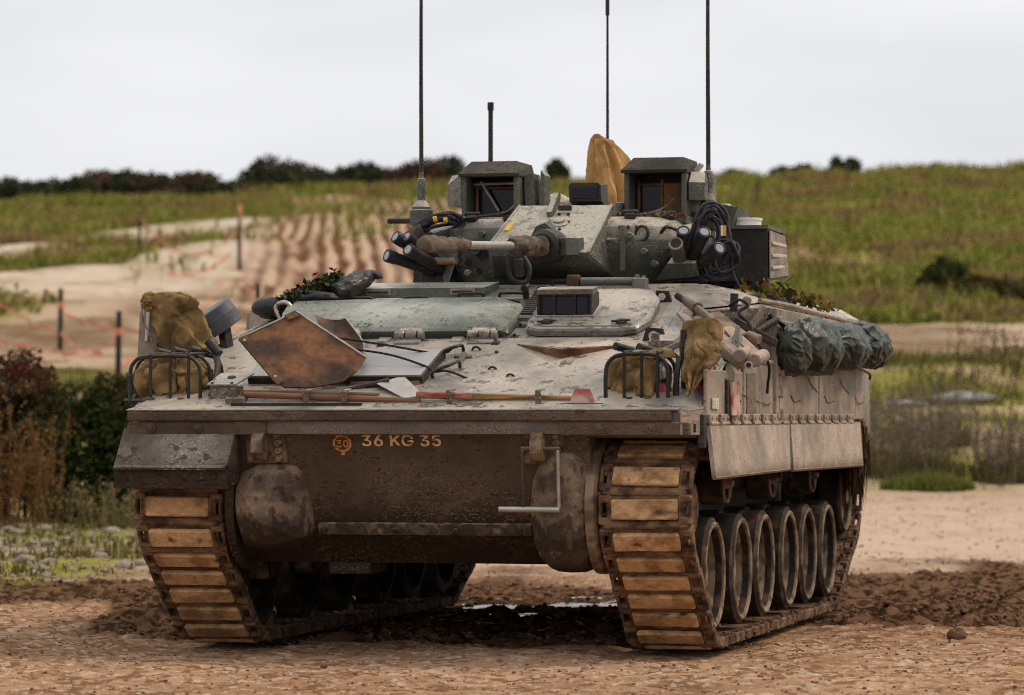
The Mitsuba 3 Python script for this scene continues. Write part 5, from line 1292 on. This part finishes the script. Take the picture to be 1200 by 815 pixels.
part('tip', cyl((.162, 3.95, 3.64), (.162, 3.95, 3.735), .012), 'm_dark', par=par)
part('base', cyl((.162, 3.95, 2.2), (.162, 3.95, 2.4), .03), 'm_dark', par=par)
par = group_key(V + '__mast', label='short capped rod behind the left hatch')
part('rod', cyl((-.428, 3.4, 2.3), (-.428, 3.4, 3.05), .014), 'm_dark', par=par)
part('cap', cyl((-.428, 3.4, 3.03), (-.428, 3.4, 3.078), .019), 'm_dark', par=par)
# smoke dischargers
def discharger(base, tips, capped, m, r=.037):
    par = group_key(V + '__smoke_discharger'); base = np.array(base)
    for i, (t, cp) in enumerate(zip(tips, capped)):
        t = np.array(t); b = base + (np.array(t) - np.array(tips).mean(0)) * .35; d = t - b
        d /= np.linalg.norm(d)
        if cp:
            part('tube', cyl(b, t - d * .03, r * .92, seg=20), 'm_dark', par=par)
            part('rubber_cap', lathe(t - d * .06, d, [(0, r), (.05, r * 1.05), (.062, r * 1.02), (.064, r * .86), (.060, r * .8)], 22), 'm_cable', par=par)
            part('cap_face', lathe(t - d * .002, d, [(0, r * .70), (.004, r * .68)], 20), 'm_lampglass', par=par)
        else:
            part('tube', lathe(b, d, [(0, r), (np.linalg.norm(t - b), r)], 22), m, par=par)
            part('muzzle_ring', tube([t + r * .95 * (math.cos(a) * frame(d)[1] + math.sin(a) * frame(d)[2]) for a in np.arange(22) * 2 * math.pi / 22], .007, 6, True), 'm_rim', par=par)
            part('bore', lathe(t - d * .001, d, [(0, r * .85), (.002, r * .85)], 20), 'm_black', par=par)
    part('mount', cat([bar(base + [0, .03, -.10], base + [0, .06, .06], .20, .05, (0, 1, 0)), bar(base + [0, .05, 0], [TC[0] + (base[0] - TC[0]) * .8, 2.62, base[2] - .02], .10, .14)]), 'm_dark', par=par)
    return par


discharger((-.50, 2.46, 2.06), [(-.690, 2.26, 2.225), (-.625, 2.26, 2.225), (-.605, 2.22, 2.150), (-.735, 2.24, 2.118)], (1, 1, 1, 1), 'm_turret')
part('turret_shield', slab([(-.70, 2.66, 1.975), (-.42, 2.60, 1.955), (-.42, 2.60, 2.28), (-.68, 2.66, 2.26)], .03, (0, 1, 0)), 'm_dark')
discharger((.955, 2.46, 2.06), [(.930, 2.24, 2.165), (.965, 2.28, 2.238), (1.085, 2.27, 2.230), (1.165, 2.30, 2.140)], (0, 1, 1, 1), 'm_turret')
part('discharger_tray', hull([(.78, 2.42, 1.97), (1.02, 2.42, 1.99), (.86, 2.34, 2.06), (1.02, 2.34, 2.06), (.78, 2.6, 1.97), (1.02, 2.6, 1.99), (.86, 2.6, 2.14), (1.0, 2.6, 2.14)]), 'm_turret')
add(V, 'warning_tag', slab([(1.142, 2.46, 2.215), (1.172, 2.46, 2.215), (1.172, 2.46, 2.275), (1.142, 2.46, 2.275)], .006, (0, -1, 0)), 'm_yellow', label='small yellow and white warning tag')
add(V + '__warning_tag', 'panel', slab([(1.144, 2.4535, 2.217), (1.155, 2.4535, 2.217), (1.155, 2.4535, 2.273), (1.144, 2.4535, 2.273)], .002, (0, -1, 0)), 'm_white')
# stowage box at the right of the turret
par = group_key(V + '__stowage_box', label='dark olive stowage box with ribbed side on the right of the turret')
part('body', hull([(x, y, z) for x, y, z in ((.80, 3.05, 1.985), (1.30, 3.05, 1.985), (.80, 3.05, 2.29), (1.30, 3.05, 2.29), (.80, 3.56, 1.97), (1.335, 3.56, 2.02), (.80, 3.56, 2.27), (1.305, 3.56, 2.28))]), 'm_dark', 10, par=par)
part('lid', hull([(.80, 3.035, 2.285), (1.308, 3.035, 2.285), (.80, 3.035, 2.306), (1.308, 3.035, 2.306), (.80, 3.58, 2.268), (1.318, 3.58, 2.278), (.80, 3.58, 2.29), (1.318, 3.58, 2.30)]), 'm_turret', 10, par=par)
part('side_panel', slab([(1.308, 3.07, 2.0), (1.334, 3.54, 2.035), (1.312, 3.54, 2.265), (1.308, 3.07, 2.275)], .008, (1, 0, 0)), 'm_side', par=par)
for f in (.22, .48, .74): part('rib', bar((1.325, 3.09, 2.0 + .275 * f), (1.334 - .012 * f, 3.52, 2.035 + .23 * f), .012, .020), 'm_pale', par=par)
part('clasp', cat([bx(.985, 1.005, 3.025, 3.05, 2.225, 2.29), bx(.975, 1.02, 3.02, 3.045, 2.27, 2.29)]), 'm_bare', par=par)
part('foot', cat([bx(1.24, 1.29, 3.1, 3.2, 1.95, 1.99), bx(1.0, 1.2, 3.1, 3.4, 1.955, 1.985)]), 'm_dark', par=par)
part('roof_box', hull([(1.0, 3.2, 2.30), (1.06, 3.2, 2.30), (1.0, 3.2, 2.44), (1.10, 3.2, 2.42), (1.0, 3.5, 2.30), (1.12, 3.5, 2.30), (1.0, 3.5, 2.45), (1.11, 3.5, 2.42)]), 'm_turret')
part('roof_cap', lathe((.99, 3.3, 2.43), (0, 0, 1), [(0, .05), (.015, .05)], 20), 'm_white')

# ================================================================ things lying on, hanging from or tied to the vehicle
def thing(name, mesh, m, label, cat_, smooth=30, group=None):
    k = add('', name, mesh, m, smooth); labels[k] = dict(label=label, category=cat_)
    if group: labels[k]['group'] = group
    return k


X, Y = np.array([1., 0, 0]), np.array([0, 1., 0])
thing('hessian_cover', drape([((-1.47, .64, 1.868), X * .03, Y * .03), ((-1.46, .64, 1.855), X * .085, Y * .06), ((-1.435, .64, 1.815), X * .125, Y * .085), ((-1.41, .64, 1.73), X * .125, Y * .09), ((-1.385, .64, 1.64), X * .145, Y * .10), ((-1.36, .64, 1.55), X * .172, Y * .11)], 2, .050, 5, crumple=.012), 'm_hessian',
      'brown hessian cover draped over the left mirror arm', 'cloth cover', True)
k = 'hessian_cover'
add(k, 'tied_end', blob((-1.565, .62, 1.815), (.05, .05, .055), 3, .12, 22, .18, 4), 'm_hessian', True)
add(k, 'tie_cord', tube(spl([(-1.60, .59, 1.80), (-1.585, .58, 1.70), (-1.55, .58, 1.64), (-1.53, .58, 1.56)], 5), .004, 5), 'm_rim')
thing('hessian_wrap', blob((-1.34, .37, 1.39), (.215, .14, .140), 11, .05, 7, .17, 6, sq=.72, stretch=(1, 1, .5)), 'm_hessian', 'crumpled hessian sacking stuffed into the left lamp cage', 'sacking', True)
thing('hessian_wrap', blob((1.12, .37, 1.40), (.165, .13, .145), 21, .05, 7, .17, 6, sq=.72, stretch=(1, 1, .4)), 'm_hessian', 'crumpled hessian sacking stuffed into the right lamp cage beside the red lamp', 'sacking', True)
add('hessian_wrap_001', 'fold', drape([((1.205, .245, 1.50), X * .012, Y * .008), ((1.205, .24, 1.46), X * .040, Y * .020), ((1.19, .235, 1.38), X * .042, Y * .022), ((1.175, .235, 1.31), X * .05, Y * .026)], 5, .004, 3, 36, 6, .006), 'm_hessian', True)
add('hessian_wrap_001', 'corner', drape([((1.25, .36, 1.55), X * .02, Y * .02), ((1.24, .36, 1.535), X * .07, Y * .05), ((1.21, .35, 1.50), X * .11, Y * .08)], 7, .01, 4, 36, 5, .01), 'm_hessian', True)
thing('hessian_sack', drape([((1.425, .46, 1.70), X * .03, Y * .03), ((1.43, .45, 1.685), X * .085, Y * .06), ((1.435, .42, 1.64), X * .105, Y * .08), ((1.445, .36, 1.56), X * .100, Y * .085), ((1.455, .30, 1.49), X * .094, Y * .08), ((1.435, .24, 1.43), X * .066, Y * .06), ((1.42, .20, 1.36), X * .030, Y * .03), ((1.415, .18, 1.31), X * .008, Y * .008)], 4, .040, 5, crumple=.014), 'm_hessian',
      'brown hessian sack knotted over the mirror post on the right shoulder', 'sack', True)
k = thing('turret_cloth', drape([((.195, 3.5, 2.885), X * .012, Y * .012), ((.20, 3.5, 2.86), X * .028, Y * .03), ((.225, 3.5, 2.835), X * .055, Y * .05), ((.245, 3.5, 2.78), X * .082, Y * .06), ((.268, 3.5, 2.68), X * .108, Y * .07), ((.275, 3.5, 2.58), X * .118, Y * .075), ((.270, 3.5, 2.44), X * .122, Y * .08)], 3, .085, 4, crumple=.003), 'm_cloth',
          'golden tan cloth draped over a post on the turret roof', 'cloth', True)
thing('canvas_bundle', blob((.03, 3.15, 2.41), (.15, .16, .10), 6, .07, 6, .05, 4), 'm_pale', 'pale canvas bundle lying on the turret roof between the hatches', 'bundle', True)
# rusty metal scoop on the glacis
k = group_key('rusty_scoop', label='rusty folded steel scoop lying on the black panel', category='scoop')
pa = [(-1.005, .46, 1.610), (-.755, .62, 1.745), (-.375, .60, 1.485), (-.395, .50, 1.445), (-.45, .43, 1.40), (-.60, .37, 1.37), (-.735, .36, 1.355), (-.755, .36, 1.365)]
SH = -.15 * (FWD - .057 * RGT)
pa = [tuple(np.array(q) + SH) for q in pa]
pa_n = np.cross(np.array(pa[1]) - pa[0], np.array(pa[6]) - pa[0]); pa_n /= np.linalg.norm(pa_n)
cen = np.mean(pa, 0); pa = [np.array(q) - pa_n * np.dot(np.array(q) - cen, pa_n) for q in pa]
add(k, 'blade', slab(pa, .010, pa_n), 'm_rust', label='large flat rusty blade')
e0, e1 = pa[0], pa[-1]
nf = pa_n if pa_n[1] < 0 else -pa_n
add(k, 'edge_strip', bar(e0 + (e1 - e0) * .02 + nf * .014, e1 + nf * .014, .045, .012, nf), 'm_rust')
for f in (.10, .86): add(k, 'rivet', bolt(e0 + (e1 - e0) * f + nf * .018, nf, .009, .006), 'm_bare')
add(k, 'edge_wear', cat([tube([pa[0] + nf * .004, pa[1] + nf * .004], .0045, 5), tube([pa[1] + nf * .004, pa[2] + nf * .004], .005, 5)]), 'm_bare', label='bare worn steel edge')
add(k, 'corner_tab', slab([pa[1] + (pa[0] - pa[1]) * .22 + nf * .012, pa[1] + (pa[0] - pa[1]) * .03 + nf * .012, pa[1] + (pa[0] - pa[1]) * .05 + (pa[2] - pa[1]) * .10 + nf * .012, pa[1] + (pa[0] - pa[1]) * .24 + (pa[2] - pa[1]) * .08 + nf * .012], .01, nf), 'm_rust')
cv = []
el_ = np.array([(-0.764, 0.95, 1.743), (-0.676, 0.85, 1.64), (-0.575, 0.75, 1.58), (-0.494, 0.62, 1.519)])
er_ = np.array([(-0.589, 0.95, 1.724), (-0.47, 0.85, 1.603), (-0.422, 0.72, 1.538), (-0.396, 0.6, 1.474)])
for t in np.linspace(0, 1, 9): cv.append(spl(el_ * (1 - t) + er_ * t + np.array([0, .035, -.015]) * 4 * t * (1 - t) + SH, 6))
cv = np.array(cv); nn = np.array([.05, .8, .6]); nn /= np.linalg.norm(nn)
add(k, 'curved_plate', surf(np.concatenate([cv, cv[::-1] + nn * .008]), close_u=True), 'm_rust', 40, label='curved rusty plate with a pale edge')
add(k, 'curved_edge', cat([tube(cv[-1], .005, 5), tube(cv[:, 0], .004, 5)]), 'm_bare')
# black panel
k = thing('flat_panel', hull([G(x, y, h) for x, y, h in ((-.95, .42, .02), (-.01, .42, .02), (-.95, .42, .062), (-.02, .425, .062), (-.95, .83, .02), (.005, .80, .02), (-.95, .83, .062), (-.0, .795, .062))]), 'm_dark', 'flat black edged panel lying across the middle of the glacis', 'panel', 10)
mat('m_panel', lambda p, n, uv: mix((.22, .215, .22), (.32, .31, .31), fbm(p.x * 5, p.y * 5, p.z * 5, 4)), .32, bump=g1, scale=.001)
add(k, 'top_sheet', hull([G(x, y, h) for x, y in ((-.945, .43), (-.03, .435), (-.945, .825), (-.01, .785)) for h in (.0625, .066)]), 'm_panel', label='pale dusty top of the panel')
# tools
k = group_key('shovel', label='shovel with a brown wooden handle clipped along the nose', category='shovel')
add(k, 'handle', tube(spl([(-.89, .17, 1.318), (-.5, .165, 1.305), (.04, .16, 1.284)], 6), .017, 10), 'm_brownwood')
add(k, 'blade', slab([G(-.24, .36, .045), G(-.12, .44, .055), G(.04, .24, .03), G(-.05, .20, .03)], .006, GN), 'm_bare')
add(k, 'socket', tube(spl([G(-.42, .33, .02), G(-.30, .37, .03), G(-.18, .39, .05)], 4), np.linspace(.012, .02, 9), 8), 'm_dark')
k = group_key('pick_handle', label='light wooden tool handle with a red painted end clipped along the nose', category='tool handle')
add(k, 'shaft', tube(spl([(.30, .175, 1.308), (.55, .18, 1.304), (.82, .18, 1.296)], 5), np.linspace(.017, .014, 11), 10), 'm_wood')
add(k, 'painted_end', cyl((.02, .17, 1.316), (.31, .175, 1.3075), .0185), 'm_red', label='red painted end')
add(k, 'head', hull([(.815, .14, 1.272), (.95, .14, 1.272), (.84, .15, 1.345), (.915, .15, 1.345), (.815, .16, 1.272), (.95, .16, 1.272), (.84, .165, 1.345), (.915, .165, 1.345)]), 'm_pink', label='worn red steel head')
add(k, 'head_foot', bx(.79, .99, .125, .20, 1.262, 1.274, .003), 'm_dark')
k = thing('crowbar', tube(spl([(-.93, .24, 1.33), (-.5, .24, 1.325), (-.20, .25, 1.315)], 5), .013, 9), 'm_brownwood', 'rusty bar lying behind the brown shovel handle', 'bar')
k = thing('tool_handle', cyl(G(-.40, .43, .02), G(-.03, .42, .02), .020), 'm_brownwood', 'short brown wooden handle poking out from under the black panel', 'tool handle')
for pts, lab in (([G(-.56, .70, .17), G(-.30, .72, .12), G(-.02, .77, .05), G(.06, .80, .08)], 'upper black bungee cord stretched from the scoop over the panel'),
                 ([G(-.55, .62, .15), G(-.25, .60, .115), (G(-.04, .55, .07)), G(.02, .52, .05), G(.10, .50, .06), G(.22, .50, .01)], 'lower black bungee cord hooked to the glacis handle')):
    thing('bungee_cord', tube(spl(pts, 8), .0065, 6), 'm_black', lab, 'cord')
# camouflage net and rolled bag at the left of the engine cover
c0 = np.array([[-1.06, 1.35, 1.78], [-1.0, 1.48, 1.85], [-.93, 1.60, 1.91], [-.88, 1.72, 1.95]])
nl = 2600; t = rng.uniform(0, 1, nl); q = np.stack([np.interp(t, [0, .33, .66, 1], c0[:, a]) for a in range(3)], 1) + rng.normal(0, .030, (nl, 3)) * [1, 1, .9]
k = group_key('camouflage_net', label='bundled leafy camouflage net at the left end of the engine cover', category='camouflage net')
veg(k, 'scrim', leaves(q, rng.uniform(.010, .026, nl), pick(nl, [[.022, .028, .014], [.05, .058, .028], [.012, .013, .010], [.11, .11, .05]], var=.4)), 'm_leaf', kind='stuff')
add(k, 'net', blob((-.97, 1.53, 1.85), (.13, .20, .05), 5, .1, 9, .1, 3, rz=60), 'm_black', True)
k = group_key('rolled_bag', label='rolled black canvas bag with a brass eyelet above the engine cover', category='bag')
add(k, 'roll', lumpy(lathe((-.85, 1.58, 1.878), (.14, .24, .10), [(0, .048), (.02, .056), (.20, .054), (.27, .048), (.30, .03)], 26), .020, 14, 3, .02), 'm_blackbag', True)
add(k, 'roll', lumpy(lathe((-.98, 1.62, 1.885), (.22, .12, .07), [(0, .02), (.02, .036), (.16, .045), (.24, .035)], 22), .018, 14, 5, .02), 'm_blackbag', True)
add(k, 'flap', blob((-.745, 1.84, 1.985), (.10, .08, .035), 9, .12, 10, .14, 4), 'm_blackbag', True)
add(k, 'eyelet', tube([(-.925 + .018 * math.cos(a), 1.575, 1.885 + .020 * math.sin(a)) for a in np.arange(16) * math.pi / 8], .005, 6, True), 'm_yellow')
add(k, 'open_end', lathe((-.852, 1.575, 1.876), (-.14, -.24, -.10), [(0, .036), (.002, .036)], 18), 'm_black')
# tarpaulin bundles on the right flank
for y, x, z, ry, rz_, rx_, sd, lab in ((2.32, 1.56, 1.565, .26, .135, .10, 31, 'first tarpaulin bundle from the hinges, small and dark with open folds'), (3.05, 1.58, 1.615, .52, .185, .14, 32, 'second and largest grey green tarpaulin bundle tied to the flank'),
                                     (4.15, 1.58, 1.64, .52, .155, .13, 33, 'third tarpaulin bundle on the flank, round and dark green'), (4.98, 1.59, 1.655, .46, .145, .12, 34, 'rearmost tarpaulin bundle on the flank with a loose open flap')):
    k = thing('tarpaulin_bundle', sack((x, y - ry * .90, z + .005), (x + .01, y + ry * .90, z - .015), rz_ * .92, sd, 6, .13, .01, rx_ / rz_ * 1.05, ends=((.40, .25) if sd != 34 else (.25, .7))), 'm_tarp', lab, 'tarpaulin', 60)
    if sd in (31, 34): add(k, 'flap', sack((x + .02, y - ry * 1.05, z + .07), (x + .05, y + ry * .9, z - .02), rz_ * .66, sd + 9, 5, .30, .0, .8, ends=(.5, .2)), 'm_tarp', 60)
thing('tie_rope', tube(spl([(1.70, 3.55, 1.62), (1.70, 3.75, 1.52), (1.68, 4.15, 1.49), (1.66, 4.6, 1.47), (1.64, 4.75, 1.44)], 6), .008, 6), 'm_black', 'thin rope holding the second and third tarpaulin bundles', 'rope')
thing('strap', tube(spl([(1.50, 2.0, 1.755), (1.55, 2.12, 1.71), (1.57, 2.3, 1.69)], 6), .012, 6), 'm_black', 'black strap running from the rods to the first tarpaulin bundle', 'strap')
# leafy branch
k = group_key('leafy_branch', label='broken branch with green and yellow leaves lying on the right roof edge', category='branch')
br = spl([(1.30, 2.35, 1.875), (1.36, 3.0, 1.90), (1.40, 3.6, 1.88), (1.45, 4.3, 1.85)], 8)
add(k, 'twig', cat([tube(br, np.linspace(.014, .005, len(br)), 6), tube(spl([br[6], br[6] + [.05, .2, .07], br[6] + [.09, .3, .12]], 5), .004, 5)]), 'm_pole')
nl = 150; t = rng.integers(0, len(br), nl); q = br[t] + rng.normal(0, .035, (nl, 3)) * [1, 2, .8] + [0, 0, .012]
lv = leaves(q, rng.uniform(.018, .042, nl), pick(nl, [[.09, .10, .02], [.22, .15, .02], [.06, .07, .02], [.13, .06, .02], [.03, .025, .015]]))
veg(k, 'leaf', lv, 'm_leaf', kind='stuff')
thing('dead_leaves', blob((1.36, 3.0, 1.86), (.06, .55, .028), 3, .1, 9, .1, 4), 'm_black', 'dark strip of rubbish and dead leaves along the right roof edge', 'debris', True)
# cables
def coil(c, a, b, n, r, seed, key, lab):
    rg = np.random.default_rng(seed); ms = []
    k = group_key(key, label=lab, category='cable')
    for i in range(n):
        o = rg.normal(0, .016, 3); s = rg.uniform(.75, 1.12); ph = rg.uniform(0, 6)
        th = np.arange(26) * 2 * np.pi / 26
        P = np.array(c) + o + np.outer(np.cos(th) * s, a) + np.outer(np.sin(th) * s, b) + np.outer(.02 * np.sin(2 * th + ph), [0, 1, 0]) + np.outer(.012 * np.sin(3 * th + ph), a / np.linalg.norm(a))
        add(k, 'loop', tube(P, r, 7, True), 'm_cable', 40)
    return k


coil((1.06, 2.50, 2.18), np.array([.092, .02, 0]), np.array([.025, 0, .185]), 10, .0095, 1, 'cable_coil', 'thick coil of dark cable hanging behind the right smoke dischargers')
coil((1.14, 2.46, 2.08), np.array([.085, .02, .02]), np.array([.0, 0, .10]), 6, .0105, 4, 'cable_coil', 'lower loops of dark cable under the right smoke dischargers')
k = coil((-.50, 2.42, 2.28), np.array([.13, .02, .045]), np.array([-.03, 0, .045]), 8, .011, 2, 'cable_coil', 'bundle of dark cable tied with tan tape beside the left aerial')
add(k, 'tape_band', lathe((-.625, 2.395, 2.225), (.8, .1, .35), [(0, .056), (.07, .058)], 16), 'm_canvas')
add(k, 'yellow_band', cat([lathe((-.50, 2.38, 2.325), (.9, .1, .2), [(0, .018), (.02, .018)], 10), lathe((-.44, 2.38, 2.32), (.9, .1, .1), [(0, .016), (.02, .016)], 10)]), 'm_yellow')
thing('hanging_cable', tube(spl([(1.17, 2.5, 2.30), (1.20, 2.48, 2.15), (1.21, 2.46, 2.02), (1.25, 2.45, 1.93)], 6), .007, 6), 'm_cable', 'single thin cable hanging down beside the stowage box', 'cable')
thing('flank_cable', tube(spl([(1.34, 1.66, 1.80), (1.40, 1.63, 1.83), (1.44, 1.65, 1.80), (1.40, 1.62, 1.76), (1.46, 1.60, 1.70), (1.50, 1.55, 1.62), (1.53, 1.62, 1.55), (1.545, 1.72, 1.47), (1.53, 1.76, 1.38), (1.525, 1.765, 1.33)], 7), .0085, 6), 'm_black', 'black cable looped round the flank rods and hanging down the side', 'cable')
thing('white_tin', lathe((1.13, 3.33, 2.296), (0, 0, 1), [(0, .085), (.05, .085), (.054, .092), (.064, .092), (.066, .08)], 30), 'm_white', 'round white tin standing on the dark stowage box', 'tin')
thing('twig', tube(spl([(.62, 2.70, 2.352), (.74, 2.69, 2.375), (.83, 2.68, 2.44)], 4), np.array([.010] * 5 + [.005] * 4), 6), 'm_rim', 'thin twig lying on the sill of the right hatch', 'twig')
nl = 260; q = np.stack([rng.uniform(.50, .90, nl), rng.uniform(2.56, 2.72, nl), 2.338 + rng.uniform(0, .02, nl)], 1)
veg('', 'leaf_litter', leaves(q, rng.uniform(.006, .018, nl), pick(nl, [[.16, .10, .05], [.08, .05, .03], [.25, .2, .13], [.10, .02, .015]])), 'm_leaf', kind='stuff', label='crumbs of dead leaves on the turret below the right hatch')
nl = 160; q = np.array([G(x, y, .012) for x, y in zip(rng.uniform(.0, .9, nl), rng.uniform(.14, .5, nl))])
veg('', 'glacis_litter', leaves(q, rng.uniform(.004, .013, nl), pick(nl, [[.10, .07, .04], [.06, .05, .03], [.2, .15, .09]])), 'm_leaf', kind='stuff', label='bits of leaf and dirt on the front slope of the vehicle')
